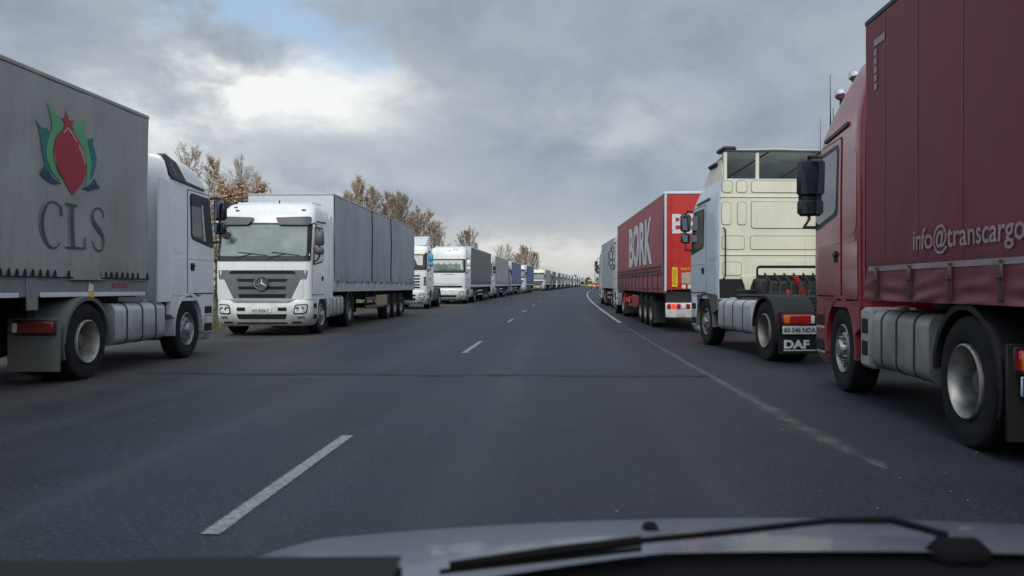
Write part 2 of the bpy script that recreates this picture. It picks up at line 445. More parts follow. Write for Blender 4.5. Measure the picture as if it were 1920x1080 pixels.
def asphalt_mat():
    m = bpy.data.materials.new('asphalt'); m.use_nodes = True; t = NT(m.node_tree); t.n.clear()
    b = t.node('ShaderNodeBsdfPrincipled'); o = t.node('ShaderNodeOutputMaterial'); t.l.new(b.outputs[0], o.inputs[0])
    tc = t.node('ShaderNodeTexCoord'); v = tc.outputs['Object']
    sep = t.node('ShaderNodeSeparateXYZ'); t.l.new(v, sep.inputs[0]); x, y, z = sep.outputs
    xr = t.m('SUBTRACT', x, t.m('DIVIDE', t.m('MULTIPLY', y, y), 4600.0))
    agg = t.noise(v, 42, 4, .75); patch = t.noise(v, .55, 5, .6); fine = t.noise(v, 7, 6, .65)
    mp = t.node('ShaderNodeMapping'); t.l.new(v, mp.inputs[0]); mp.inputs['Scale'].default_value = (1.6, .05, 1)
    lanes = t.noise(mp.outputs[0], 1.0, 4, .6)
    c = t.mix(t.ramp(patch, .36, .64), (.0105, .0145, .023), (.021, .028, .042))
    c = t.mix(t.m('MULTIPLY', t.ramp(lanes, .5, .72), .45), c, (.036, .042, .053))
    c = t.mix(t.m('MULTIPLY', t.ramp(agg, .54, .70), .75), c, (.105, .11, .12))
    c = t.mix(t.m('MULTIPLY', t.ramp(agg, .47, .32), .8), c, (.008, .009, .012))
    # tyre tracks polished paler, a darker oily band between them, in both lanes
    for lane in (.25, -3.70):
        for k, col, amt, wd in ((-.92, (.050, .057, .069), .40, .34), (.92, (.050, .057, .069), .40, .34), (0, (.014, .017, .023), .40, .40)):
            q = t.m('DIVIDE', t.m('SUBTRACT', t.m('ADD', xr, t.m('MULTIPLY', t.m('SUBTRACT', patch, .5), .9)), lane + k), wd)
            c = t.mix(t.m('MULTIPLY', t.m('EXPONENT', t.m('MULTIPLY', t.m('MULTIPLY', q, q), -1.0)), t.m('MULTIPLY', amt, t.ramp(lanes, .25, .75))), c, col)
    # repaired rectangles of another mix
    br = t.node('ShaderNodeTexVoronoi', distance='CHEBYCHEV'); mp3 = t.node('ShaderNodeMapping'); t.l.new(v, mp3.inputs[0]); mp3.inputs['Scale'].default_value = (.30, .075, 1); t.l.new(mp3.outputs[0], br.inputs['Vector']); br.inputs['Scale'].default_value = 1.0
    sepc = t.node('ShaderNodeSeparateColor'); t.l.new(br.outputs['Color'], sepc.inputs[0])
    c = t.mix(t.m('MULTIPLY', t.ramp(sepc.outputs[0], .70, .74), .32), c, (.020, .025, .034))
    # dusty brown shoulder on the left; a plain mask for the right one
    dl = t.ramp(t.m('ADD', xr, t.m('MULTIPLY', t.m('SUBTRACT', fine, .5), 1.6)), -5.0, -6.3)
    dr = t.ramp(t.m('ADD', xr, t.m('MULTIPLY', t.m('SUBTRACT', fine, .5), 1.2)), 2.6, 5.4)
    dd = t.m('MULTIPLY', dl, .75)
    c = t.mix(t.m('MULTIPLY', dd, t.m('ADD', .35, t.m('MULTIPLY', patch, .9))), c, (.082, .070, .066))
    # lens vignette darkness of the lower right corner put into the shoulder's colour
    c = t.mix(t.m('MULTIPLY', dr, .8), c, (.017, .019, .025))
    # oil drips along the lane centres
    oil = t.noise(v, 1.7, 5, .7)
    c = t.mix(t.m('MULTIPLY', t.ramp(oil, .60, .74), .4), c, (.016, .017, .02))
    # fine cracks
    vo = t.node('ShaderNodeTexVoronoi', feature='DISTANCE_TO_EDGE'); 
    wob = t.node('ShaderNodeVectorMath', operation='ADD'); t.l.new(v, wob.inputs[0])
    nz = t.node('ShaderNodeTexNoise'); nz.inputs['Scale'].default_value = 1.4; nz.inputs['Detail'].default_value = 5; t.l.new(v, nz.inputs['Vector'])
    sc1 = t.node('ShaderNodeVectorMath', operation='SCALE'); t.l.new(nz.outputs['Color'], sc1.inputs[0]); sc1.inputs[3].default_value = 1.3
    t.l.new(sc1.outputs[0], wob.inputs[1]); t.l.new(wob.outputs[0], vo.inputs['Vector']); vo.inputs['Scale'].default_value = .23
    crack = t.m('MULTIPLY', t.ramp(vo.outputs['Distance'], .006, .001), t.ramp(patch, .5, .62))
    c = t.mix(t.m('MULTIPLY', crack, .75), c, (.012, .012, .014))
    t.put(b.inputs['Base Color'], c)
    t.put(b.inputs['Roughness'], t.m('ADD', .60, t.m('ADD', t.m('MULTIPLY', dd, .2), t.m('MULTIPLY', t.m('SUBTRACT', patch, .5), .35))))
    b.inputs['Specular IOR Level'].default_value = .34
    bp = t.node('ShaderNodeBump'); bp.inputs['Strength'].default_value = .8; bp.inputs['Distance'].default_value = .012
    t.l.new(t.m('ADD', agg, t.m('MULTIPLY', fine, .6)), bp.inputs['Height']); t.l.new(bp.outputs[0], b.inputs['Normal'])
    return m
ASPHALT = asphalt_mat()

def line_mat(name, white_rgb, lo, hi, edge=.12, scale=6.0, base=(.045, .047, .055)):
    """worn paint: breaks up with noise, thins towards both edges of the strip (uv.x)"""
    m = bpy.data.materials.new(name); m.use_nodes = True; t = NT(m.node_tree); t.n.clear()
    b = t.node('ShaderNodeBsdfPrincipled'); o = t.node('ShaderNodeOutputMaterial')
    tc = t.node('ShaderNodeTexCoord'); uv = t.node('ShaderNodeUVMap'); 
    sep = t.node('ShaderNodeSeparateXYZ'); t.l.new(uv.outputs[0], sep.inputs[0])
    u = sep.outputs[0]
    n = t.noise(tc.outputs['Object'], scale, 6, .72); n2 = t.noise(tc.outputs['Object'], 60, 3, .7)
    e = t.m('MINIMUM', t.ramp(u, 0, edge), t.ramp(u, 1, 1 - edge))
    f = t.m('ADD', t.m('ADD', t.m('MULTIPLY', n, .75), t.m('MULTIPLY', n2, .45)), t.m('MULTIPLY', t.m('SUBTRACT', e, 1), .6))
    f = t.ramp(f, lo, hi)
    c = t.mix(t.ramp(n, .35, .65), tuple(v * .8 for v in white_rgb), white_rgb)
    t.put(b.inputs['Base Color'], c); b.inputs['Roughness'].default_value = .65
    tr = t.node('ShaderNodeBsdfTransparent'); mx = t.node('ShaderNodeMixShader')
    t.put(mx.inputs[0], f); t.l.new(tr.outputs[0], mx.inputs[1]); t.l.new(b.outputs[0], mx.inputs[2]); t.l.new(mx.outputs[0], o.inputs[0])
    return m

def terrain():
    m = bpy.data.materials.new('rough_grass'); m.use_nodes = True; t = NT(m.node_tree); t.n.clear()
    b = t.node('ShaderNodeBsdfPrincipled'); o = t.node('ShaderNodeOutputMaterial'); t.l.new(b.outputs[0], o.inputs[0])
    v = t.node('ShaderNodeTexCoord').outputs['Object']
    a = t.noise(v, .25, 5, .6); f = t.noise(v, 9, 5, .7)
    c = t.mix(t.ramp(a, .35, .65), (.075, .085, .032), (.13, .115, .055)); c = t.mix(t.m('MULTIPLY', t.ramp(f, .4, .7), .5), c, (.05, .048, .025))
    t.put(b.inputs['Base Color'], c); b.inputs['Roughness'].default_value = .9
    bp = t.node('ShaderNodeBump'); bp.inputs['Strength'].default_value = .8; bp.inputs['Distance'].default_value = .08; t.l.new(f, bp.inputs['Height']); t.l.new(bp.outputs[0], b.inputs['Normal'])
    mb = MB(); xs = [-1500, -700, -300, -120, -60, -30, -18, -13, -10.6, -9.9, 9.2, 10, 13, 18, 30, 60, 120, 300, 700, 1500]
    ys = [-1500, -400, -100] + YS + [900, 1200, 1800, 2600]
    for Y in ys:
        for x in xs:
            rel = min(abs(x + 9.9), abs(x - 9.2)) if (x < -9.9 or x > 9.2) else 0
            dz = -.03 - (.30 * math.exp(-((rel - 4) / 2.6) ** 2) if rel > 0 else 0) + (.0 if rel < 20 else 0)
            mb.v.append((x + shift(max(-20, min(Y, 900))), Y, gz(Y) + dz))
    w = len(xs)
    for j in range(len(ys) - 1):
        for i in range(w - 1): mb.f.append((j * w + i, j * w + i + 1, (j + 1) * w + i + 1, (j + 1) * w + i)); mb.mi.append(0)
    tag(mb.build('ground', m, smooth=60), kind='structure')
terrain()
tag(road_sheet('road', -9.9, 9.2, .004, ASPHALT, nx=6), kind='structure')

dash_m = line_mat('dash_paint', (.25, .265, .27), .12, .72, .25, 26.0)
edge_m = line_mat('edge_paint', (.36, .36, .37), .28, .62, .2)
edge_w = line_mat('edge_paint_worn', (.17, .17, .175), .46, .90, .4)
sand_m = line_mat('edge_sand', (.135, .135, .14), .26, .95, .5, 2.2)
tar_m = line_mat('tar_seal', (.009, .011, .014), .30, .95, .5, 1.6)
pale_m = line_mat('pale_patch', (.17, .17, .19), .36, .7, .6, 2.0)

def dash(y0, y1):
    n = 5
    return [y0 + (y1 - y0) * i / n for i in range(n + 1)]
for (a, b_) in ((3.95, 6.65), (15.2, 18.6), (28.2, 31.2), (38.4, 41.5), (49.5, 52.6), (60.6, 63.7), (72, 75), (84, 87), (96, 99), (108, 111)):
    tag(road_sheet('centre_line_dash', -1.80, -1.655, .010, dash_m, dash(a, b_)), 'worn white dash of the broken centre line on dark asphalt', 'road marking', 'dashes of the broken centre line', kind='structure')
tag(road_sheet('edge_line', 2.12, 2.30, .012, edge_m, [y for y in YS if y >= 28 and y < 420]), 'white edge line along the right shoulder', kind='structure')
tag(road_sheet('edge_line_worn', 2.10, 2.28, .012, edge_w, [y for y in YS if 8 <= y <= 28]), 'nearly worn away edge line along the right shoulder', kind='structure')
tag(road_sheet('edge_line_far_side', -6.90, -6.75, .010, edge_w, [y for y in YS if y >= -8 and y < 420]), 'worn white edge line beside the left row of trucks', kind='structure')
def taper_strip(name, pts, lift, mat, label):
    mb = MB(); uv = []
    for Y, xc, w in pts:
        for k in (0, .5, 1): mb.v.append((xc + (k - .5) * w + shift(Y), Y, gz(Y) + lift)); uv.append((k, Y))
    for j in range(len(pts) - 1):
        for i in (0, 1): mb.f.append((j * 3 + i, j * 3 + i + 1, j * 3 + i + 4, j * 3 + i + 3)); mb.mi.append(0)
    mb.uv = uv; tag(mb.build(name, mat, smooth=0), label, kind='structure')
taper_strip('shoulder_grit', [(5.6, 2.28, .10), (6.1, 2.25, .42), (7, 2.22, .56), (8, 2.22, .56), (9, 2.22, .52), (10, 2.22, .50), (11, 2.22, .44), (12.5, 2.2, .40), (14, 2.2, .36), (17, 2.2, .30), (21, 2.2, .22), (26, 2.2, .16)], .008, sand_m, 'band of pale grit lying along the right edge line')

def seam(y0, x0, x1, w, mat, name, lift, amp=.05, seed=0, slant=0.0):
    rnd = random.Random(seed); mb = MB(); uv = []; n = 28; ph = rnd.random() * 6
    for i in range(n + 1):
        x = x0 + (x1 - x0) * i / n
        yc = y0 + slant * (x - x0) + amp * math.sin(i * .7 + ph) + amp * .5 * math.sin(i * 1.9 + ph * 2)
        for k in (0, 1): mb.v.append((x, yc + (k - .5) * w, gz(yc) + lift)); uv.append((k, x))
    for i in range(n): mb.f.append((2 * i, 2 * i + 1, 2 * i + 3, 2 * i + 2)); mb.mi.append(0)
    mb.uv = uv
    return tag(mb.build(name, mat, smooth=0), kind='structure')
seam(11.35, -6.0, 2.2, .75, tar_m, 'tar_seam', .014, .05, 1)
seam(22.7, -6.4, 2.3, .40, tar_m, 'tar_seam', .014, .08, 2)
seam(36.0, -6.4, 2.5, .5, tar_m, 'tar_seam', .014, .1, 3)
seam(10.85, -3.95, -2.85, .22, pale_m, 'pale_streak', .016, .03, 5, .06)

# ------------------------------------------------------------------ trucks
# every truck: +y is its direction of travel, x to its right, origin on the ground under the middle of the front bumper
AX1 = -1.42
WHEELS = {}
hub_m = P('dusty_hub', (.12, .115, .108), .7, metal=.2, var=.35, scale=12)
def tyre_mesh(width):
    k = ('tyre', width)
    if k in WHEELS: return WHEELS[k]
    h = width / 2; mb = MB()
    prof = [(.29, -h * .80), (.33, -h * .97), (.44, -h), (.49, -h * .94), (.512, -h * .80)]
    g = .012
    for i in range(-2, 3):
        c = i * h * .30
        prof += [(.520, c - h * .11), (.520, c + h * .09), (.520 - g, c + h * .11), (.520 - g, c + h * .18)]
    prof += [(.512, h * .80), (.49, h * .94), (.44, h), (.33, h * .97), (.29, h * .80)]
    mb.lathe_x(prof, n=36, close=True)
    o = mb.build('tyre', rubber, smooth=32); me = o.data; bpy.data.objects.remove(o); WHEELS[k] = me; return me
def rim_mesh(kind, mat):
    """kind 'steer': hub stands proud; 'drive': deep dish; 'trailer': shallow dish. +x is outward"""
    k = (kind, mat.name)
    if k in WHEELS: return WHEELS[k]
    mb = MB()
    if kind == 'steer':
        mb.lathe_x([(.295, -.12), (.297, .125), (.285, .135), (.272, .118), (.255, .06), (.235, .085), (.175, .125), (.165, .115), (.0, .115)], n=32)
        mb.lathe_x([(.115, .11), (.112, .165), (.095, .185), (.0, .19)], n=20)
        for i in range(10):
            a = 2 * math.pi * i / 10; c = (0, .142 * math.cos(a), .142 * math.sin(a))
            mb.lathe_x([(.017, .115), (.017, .150), (.008, .158), (0, .158)], cen=c, n=6)
            c = (0, .205 * math.cos(a + .3), .205 * math.sin(a + .3)); mb.lathe_x([(.022, .1), (.020, .112), (0, .112)], cen=c, n=10, mi=1)
    else:
        dp = -.10 if kind == 'drive' else -.03
        mb.lathe_x([(.295, -.14), (.297, .145), (.284, .155), (.270, .135), (.258, .03), (.250, dp - .01)], n=32)
        mb.lathe_x([(.2505, dp - .012), (.21, dp), (.16, dp + .02), (.15, dp + .01), (.0, dp + .01)], n=32, mi=2)
        mb.lathe_x([(.105, dp), (.10, dp + .13), (.08, dp + .15), (.0, dp + .152)], n=18, mi=2)
        for i in range(10):
            a = 2 * math.pi * i / 10; c = (0, .135 * math.cos(a), .135 * math.sin(a))
            mb.lathe_x([(.016, dp), (.016, dp + .045), (0, dp + .05)], cen=c, n=6)
            c = (0, .212 * math.cos(a + .3), .212 * math.sin(a + .3)); mb.lathe_x([(.026, dp - .01), (.024, dp + .006), (0, dp + .006)], cen=c, n=10, mi=1)
    o = mb.build('rim', [mat, dark_gap, hub_m], smooth=40); me = o.data; bpy.data.objects.remove(o); WHEELS[k] = me; return me
def wheel(root, x, y, kind, mat, side, width=None, z=.518, turn=0.0):
    w = width or (.315 if kind != 'drive' else .30)
    t = link('wheel', tyre_mesh(w), root, (x, y, z), (random.uniform(0, 6.28), 0, 0 if side > 0 else math.pi))
    t.rotation_euler = Matrix.Rotation(turn + (0 if side > 0 else math.pi), 4, 'Z').to_euler()
    link('rim', rim_mesh(kind, mat), t, (0.012, 0, 0))
    return t

def secs(style, yb):
    if style == 'tall':        # flat broad face, high stepped roof
        S = [(1.02, -.03, 1.235, .20), (1.5, .0, 1.24, .20), (2.1, -.02, 1.24, .20), (2.3, -.05, 1.24, .20), (3.2, -.27, 1.235, .22), (3.45, -.34, 1.225, .26), (3.66, -.47, 1.19, .30), (3.80, -.66, 1.13, .32), (3.865, -.90, 1.06, .32), (3.88, -1.15, .98, .30)]
    elif style == 'low':       # domed lower roof
        S = [(1.02, -.03, 1.235, .20), (1.5, .0, 1.24, .20), (2.1, -.02, 1.24, .20), (2.3, -.05, 1.24, .20), (3.0, -.25, 1.235, .22), (3.12, -.33, 1.225, .26), (3.26, -.46, 1.20, .32), (3.40, -.66, 1.16, .36), (3.49, -.92, 1.10, .36), (3.53, -1.20, 1.0, .32)]
    elif style == 'space':     # boxy mid roof
        S = [(1.02, -.02, 1.225, .18), (1.5, .0, 1.23, .18), (2.1, -.02, 1.235, .18), (2.3, -.05, 1.235, .18), (3.05, -.20, 1.225, .20), (3.2, -.30, 1.20, .24), (3.40, -.52, 1.16, .30), (3.50, -.80, 1.10, .30), (3.52, -1.05, 1.02, .28)]
    elif style == 'sharp':     # upright face with high roof
        S = [(1.02, -.05, 1.225, .20), (1.4, .0, 1.235, .22), (2.0, -.02, 1.235, .22), (2.25, -.05, 1.235, .22), (3.1, -.17, 1.225, .22), (3.4, -.22, 1.215, .24), (3.66, -.32, 1.19, .26), (3.80, -.50, 1.13, .28), (3.86, -.75, 1.04, .28), (3.87, -1.0, .96, .26)]
    elif style == 'red':       # curved corner, roof rising to the rear
        S = [(1.02, -.04, 1.235, .26), (1.5, .0, 1.24, .28), (2.1, -.02, 1.24, .28), (2.3, -.05, 1.24, .28), (3.05, -.24, 1.23, .28), (3.2, -.32, 1.22, .30), (3.42, -.55, 1.18, .36), (3.64, -.92, 1.13, .38), (3.82, -1.35, 1.09, .36), (3.90, -1.75, 1.0, .2)]
    return [(*s, yb) for s in S]

def emblem_star(mb, cx, cz, y, r, mi=0):
    n = 36; vs = []
    for k in range(n):
        a = 2 * math.pi * k / n
        for rr, yy in ((r, y), (r, y + .02), (r * .87, y + .02), (r * .87, y)): vs.append((cx + rr * math.cos(a), yy, cz + rr * math.sin(a)))
    fs = []
    for k in range(n):
        a = k * 4; b = ((k + 1) % n) * 4
        fs += [(a + i, a + (i + 1) % 4, b + (i + 1) % 4, b + i) for i in range(4)]
    mb.add(vs, fs, mi)
    for k in range(3):
        a = math.pi / 2 + k * 2 * math.pi / 3; p = (cx + r * .9 * math.cos(a), cz + r * .9 * math.sin(a))
        b0 = (cx + r * .16 * math.cos(a + 1.05), cz + r * .16 * math.sin(a + 1.05)); b1 = (cx + r * .16 * math.cos(a - 1.05), cz + r * .16 * math.sin(a - 1.05))
        mb.add([(p[0], y + .008, p[1]), (b0[0], y + .008, b0[1]), (cx, y + .03, cz), (b1[0], y + .008, b1[1])], [(0, 1, 2), (0, 2, 3)], mi)

def tractor(root, st):
    """st: look of the cab; adds every part of the tractor unit to root"""
    g = st.get
    style = st['style']; body = st['paint']; side_p = g('side_paint', body); yb = g('cab_back', -2.25); wb = g('wb', 3.6); AX2 = AX1 - wb
    far = g('far', False); rear = g('rear', False); front = g('front', True)
    S = Surf(secs(style, yb), .08)
    mb = MB(); S.loft(mb)
    cab = mb.build('cab', g('shell_paint', body), root, smooth=50)
    zt = {'tall': 3.2, 'low': 2.98, 'space': 3.03, 'sharp': 3.02, 'red': 3.03}[style]   # top of the windscreen
    # ---- bumper
    B = Surf([(.27, -.07, 1.16, .26, -.80), (.36, .0, 1.225, .30, -.80), (.62, .05, 1.24, .32, -.82), (.95, .04, 1.24, .32, -.80), (1.03, .0, 1.24, .30, -.80)], .09)
    mb = MB(); B.loft(mb)
    bum = mb.build('bumper', g('bumper_paint', body), root, smooth=45)
    # ---- windscreen with its black surround
    mb = MB()
    S.fpatch(mb, [(-1.215, 2.12), (1.215, 2.12), (1.20, zt + .03), (-1.20, zt + .03)], .018, .05, .06, 1, nu=28)
    S.fpatch(mb, [(-1.12, 2.26), (1.12, 2.26), (1.09, zt - .03), (-1.09, zt - .03)], .024, .03, .07, 0, nu=24)
    ws = mb.build('windscreen', [g('glass', glass_w), black_pl], root, smooth=50)
    if g('curtain'):
        mb = MB()
        if g('curtain') == 'scallop':
            pts = [(-1.02, zt - .07)]
            n = 60
            for i in range(n + 1):
                x = -1.02 + 2.04 * i / n; pts.append((x, zt - .24 - .10 * abs(math.sin(i / n * math.pi * 5))))
            pts.append((1.02, zt - .07))
            for (a, b) in zip(pts[1:-1], pts[2:-1]):
                mb.add([(p[0], S.front(p[0], p[1]) + .030, p[1]) for p in (a, b, (b[0], zt - .07), (a[0], zt - .07))], [(0, 1, 2, 3)])
            S.fpatch(mb, [(-1.03, 2.33), (-.93, 2.33), (-.9, zt - .3), (-1.02, zt - .3)], .030, .002, 0, 0)
        else:
            S.fpatch(mb, [(-1.0, 2.36), (-.72, 2.40), (-.50, zt - .10), (-1.0, zt - .10)], .030, .002, .03, 0)
            S.fpatch(mb, [(-1.0, zt - .28), (1.0, zt - .28), (1.0, zt - .08), (-1.0, zt - .08)], .0315, .002, .02, 0)
        mb.build('cab_curtain', curtain_cab, ws)
    if not far:
        mb = MB()
        for (xa, xb, za) in ((-.95, -.25, 2.28), (-.12, .62, 2.28)):
            mb.tube([(xa, S.front(xa, za) + .035, za), ((xa + xb) / 2, S.front((xa + xb) / 2, za + .06) + .04, za + .05), (xb, S.front(xb, za + .1) + .035, za + .09)], .013, 6)
            mb.tube([(xb + .1, S.front(xb + .1, 2.2) + .03, 2.2), ((xa + xb) / 2, S.front((xa + xb) / 2, za + .06) + .045, za + .05)], .010, 6)
        mb.build('wiper', black_pl, ws)
    # ---- sun visor
    mb = MB()
    if g('visor') == 'split':
        for sg in (-1, 1):
            q = [(sg * 1.17, zt - .03), (sg * .40, zt - .03), (sg * .28, zt + .18), (sg * 1.17, zt + .22)]
            if sg > 0: q = [q[1], q[0], q[3], q[2]]
            mb = MB(); S.fpatch(mb, q, .10, .09, .04, 0, nu=8); mb.build('sun_visor', grey_pl, root, smooth=40)
    elif g('visor'):
        S.fpatch(mb, [(-1.12, zt - .06), (1.12, zt - .06), (1.14, zt + .17), (-1.14, zt + .17)], .11, .10, .05, 0, nu=14)
        mb.build('sun_visor', g('visor_mat', black_pl), root, smooth=40)
    # ---- grille, emblem, vents
    mb = MB()
    if style in ('tall', 'low'):
        S.fpatch(mb, [(-1.13, 1.60), (1.13, 1.60), (1.16, 1.86), (-1.16, 1.86)], .010, .03, .04, 0, nu=14)
        S.fpatch(mb, [(-.98, 1.05), (.98, 1.05), (1.0, 1.60), (-1.0, 1.60)], .009, .03, .0, 0, nu=14)
        B.fpatch(mb, [(-.70, .94), (.70, .94), (.86, 1.03), (-.86, 1.03)], .012, .03, .02, 0, nu=10)
        # white shoulders let the grille taper towards its foot
        for i, (z0, z1, w0, w1) in enumerate(((1.755, 1.845, .86, .80), (1.535, 1.615, .62, .66), (1.315, 1.40, .60, .62), (1.08, 1.18, .58, .62))):
            S.fpatch(mb, [(-w0, z0), (w0, z0), (w1, z1), (-w1, z1)], .018, .02, .02, 1, nu=10)
        for sg in (-1, 1):
            a = [(sg * .74, 1.03), (sg * 1.02, 1.03), (sg * 1.05, 1.58), (sg * .98, 1.58)]
            if sg < 0: a = [a[1], a[0], a[3], a[2]]
            S.fpatch(mb, a, .022, .03, .0, 2, nu=3)
        gr = mb.build('grille', [P('grille_grey', (.15, .16, .175), .45, dirt=.3), dark_gap, body], root, smooth=40)
        e = MB(); y0 = S.front(0, 1.48) + .02
        e.lathe_x([(0, 0), (.19, 0), (.19, .012), (0, .014)], n=28, mi=1)
        e.v = [(v[1], y0 + v[0] * 1.0, 1.48 + v[2]) for v in e.v]
        emblem_star(e, 0, 1.48, y0 + .014, .19)
        e.build('emblem', [chrome, grey_pl], gr)
    elif style == 'space':
        S.fpatch(mb, [(-.95, 1.10), (.95, 1.10), (1.0, 1.96), (-1.0, 1.96)], .008, .03, .05, 2, nu=12)
        for z in (1.76, 1.60, 1.44, 1.28, 1.14):
            S.fpatch(mb, [(-.86, z), (.86, z), (.87, z + .085), (-.87, z + .085)], .014, .02, .02, 1, nu=10)
        for sg in (-1, 1):
            for z in (1.30, 1.42, 1.54, 1.66): 
                S.fpatch(mb, sorted([(sg * 1.06, z), (sg * 1.2, z)]) + sorted([(sg * 1.06, z + .08), (sg * 1.2, z + .08)], reverse=True), .02, .03, .02, 3, nu=5)
        mb.build('grille', [grey_pl, dark_gap, body, black_pl], root, smooth=40)
    elif style == 'sharp':
        S.fpatch(mb, [(-.98, 1.12), (.98, 1.12), (1.02, 1.24), (-1.02, 1.24)], .012, .03, .02, 1, nu=12)
        S.fpatch(mb, [(-.42, 1.98), (.42, 1.98), (.44, 2.05), (-.44, 2.05)], .010, .02, .01, 0, nu=8)
        S.fpatch(mb, [(-.80, 1.34), (.80, 1.34), (.86, 1.90), (-.86, 1.90)], .016, .03, .10, 2, nu=10)
        B.fpatch(mb, [(-.72, .62), (.72, .62), (.80, .95), (-.80, .95)], .010, .03, .06, 2, nu=10)
        mb.build('grille', [chrome, dark_gap, body], root, smooth=40)
    else:
        S.fpatch(mb, [(-.90, 1.06), (.90, 1.06), (1.0, 1.90), (-1.0, 1.90)], .010, .03, .06, 1, nu=12)
        for z in (1.70, 1.50, 1.30, 1.12):
            S.fpatch(mb, [(-.88, z), (.88, z), (.90, z + .07), (-.90, z + .07)], .03, .03, .02, 0, nu=10)
        mb.build('grille', [grey_pl, dark_gap], root, smooth=40)
    # ---- lower face: intakes, plate, lamps
    mb = MB()
    B.fpatch(mb, [(-.60, .47), (.60, .47), (.65, .61), (-.65, .61)], .008, .03, .02, 0, nu=10)
    B.fpatch(mb, [(-.66, .335), (.66, .335), (.62, .375), (-.62, .375)], .008, .03, .01, 0, nu=10)
    for sg in (-1, 1):
        q = sorted([(sg * .42, .70), (sg * .64, .70)]) + sorted([(sg * .42, .80), (sg * .64, .80)], reverse=True); B.fpatch(mb, q, .008, .03, .015, 0, nu=3)
        q = sorted([(sg * .76, .345), (sg * 1.0, .345)]) + sorted([(sg * .76, .395), (sg * 1.0, .395)], reverse=True); B.fpatch(mb, q, .008, .03, .01, 0, nu=4)
    mb.build('air_intake', dark_gap, bum)
    mb = MB(); B.fpatch(mb, [(-.26, .655), (.26, .655), (.26, .775), (-.26, .775)], .022, .02, .01, 0)
    if g('plate'):
        text(mb, g('plate'), (.23, B.front(0, .7) + .030, .682), (-1, 0, 0), (0, 0, 1), .095, 1.0, .01, .003, mi=1)
    mb.build('licence_plate', [plate_m, ink], root)
    for sg in (-1, 1):
        mb = MB()
        q = sorted([(sg * .80, .60), (sg * 1.13, .62)], key=lambda p: p[0]) + sorted([(sg * .84, .88), (sg * 1.16, .90)], key=lambda p: -p[0])
        B.fpatch(mb, q, .010, .03, .06, 1, nu=8)
        q2 = sorted([(sg * .83, .635), (sg * 1.11, .65)], key=lambda p: p[0]) + sorted([(sg * .87, .855), (sg * 1.14, .87)], key=lambda p: -p[0])
        B.fpatch(mb, q2, .020, .02, .05, 0, nu=8)
        for xx in (.91, 1.04):
            e = MB(); e.lathe_x([(0, 0), (.055, 0), (.055, .012), (.035, .006), (0, .004)], n=14)
            yy = B.front(sg * xx, .75) + .02
            mb.add([(sg * xx + v[1], yy + v[0], .755 + v[2]) for v in e.v], e.f, 2)
        mb.build('headlight', [lens, dark_gap, chrome], root)
        if not far:
            mb = MB(); q = sorted([(sg * .90, .49), (sg * 1.08, .49)], key=lambda p: p[0]) + sorted([(sg * .90, .545), (sg * 1.08, .545)], key=lambda p: -p[0])
            B.fpatch(mb, q, .012, .03, .01, 0, nu=5); mb.build('fog_lamp', [grey_pl], root)
    # ---- doors
    for sg in (-1, 1):
        mb = MB(); d0, d1 = -1.50, -.30
        zd = zt + .02
        q = [(d0, 1.16), (d1 + .04, 1.16), (d1 - .17, zd), (d0, zd)]
        S.spatch(mb, sg, [(d0 - .018, 1.14), (d1 + .06, 1.14), (d1 - .15, zd + .02), (d0 - .018, zd + .02)], .004, .03, .04, 1, nu=10, nv=6)
        S.spatch(mb, sg, q, .012, .03, .04, 0, nu=10, nv=6)
        S.spatch(mb, sg, [(d0 + .06, 1.78), (d1 - .10, 1.78), (d1 - .10, 1.795), (d0 + .06, 1.795)], .020, .02, 0, 0, nu=6)
        door = mb.build('door', [side_p, dark_gap], root, smooth=40)
        mb = MB()
        wq = [(d0 + .16, 2.18), (d1 - .06, 2.06), (d1 - .27, zd - .13), (d0 + .12, zd - .11)]
        S.spatch(mb, sg, [(wq[0][0] - .05, wq[0][1] - .05), (wq[1][0] + .06, wq[1][1] - .06), (wq[2][0] + .05, wq[2][1] + .06), (wq[3][0] - .05, wq[3][1] + .06)], .016, .02, .10, 1, nu=8, nv=5)
        S.spatch(mb, sg, wq, .022, .02, .09, 0, nu=8, nv=5)
        if g('deflector'):     # wind deflector along the top of the window and its front edge
            S.spatch(mb, sg, [(d0 + .10, zd - .26), (d1 - .22, zd - .26), (d1 - .26, zd - .06), (d0 + .10, zd - .04)], .035, .02, .05, 1, nu=8)
            S.spatch(mb, sg, [(d1 - .42, 2.10), (d1 - .10, 2.10), (d1 - .26, zd - .2), (d1 - .52, zd - .2)], .031, .02, .04, 1, nu=6)
            S.spatch(mb, sg, [(d1 - .52, 2.12), (d1 - .46, 2.12), (d1 - .58, zd - .22), (d1 - .64, zd - .22)], .036, .02, .01, 2, nu=3)
        mb.build('side_window', [glass_s, black_pl, curtain_cab], door)
        mb = MB(); S.spatch(mb, sg, [(d0 + .10, 1.56), (d0 + .27, 1.56), (d0 + .27, 1.70), (d0 + .10, 1.70)], .018, .02, .03, 1, nu=3)
        mb.box(sg * 1.262, sg * 1.285, d0 + .12, d0 + .25, 1.635, 1.675, .008)
        mb.build('door_handle', [black_pl, dark_gap], door)
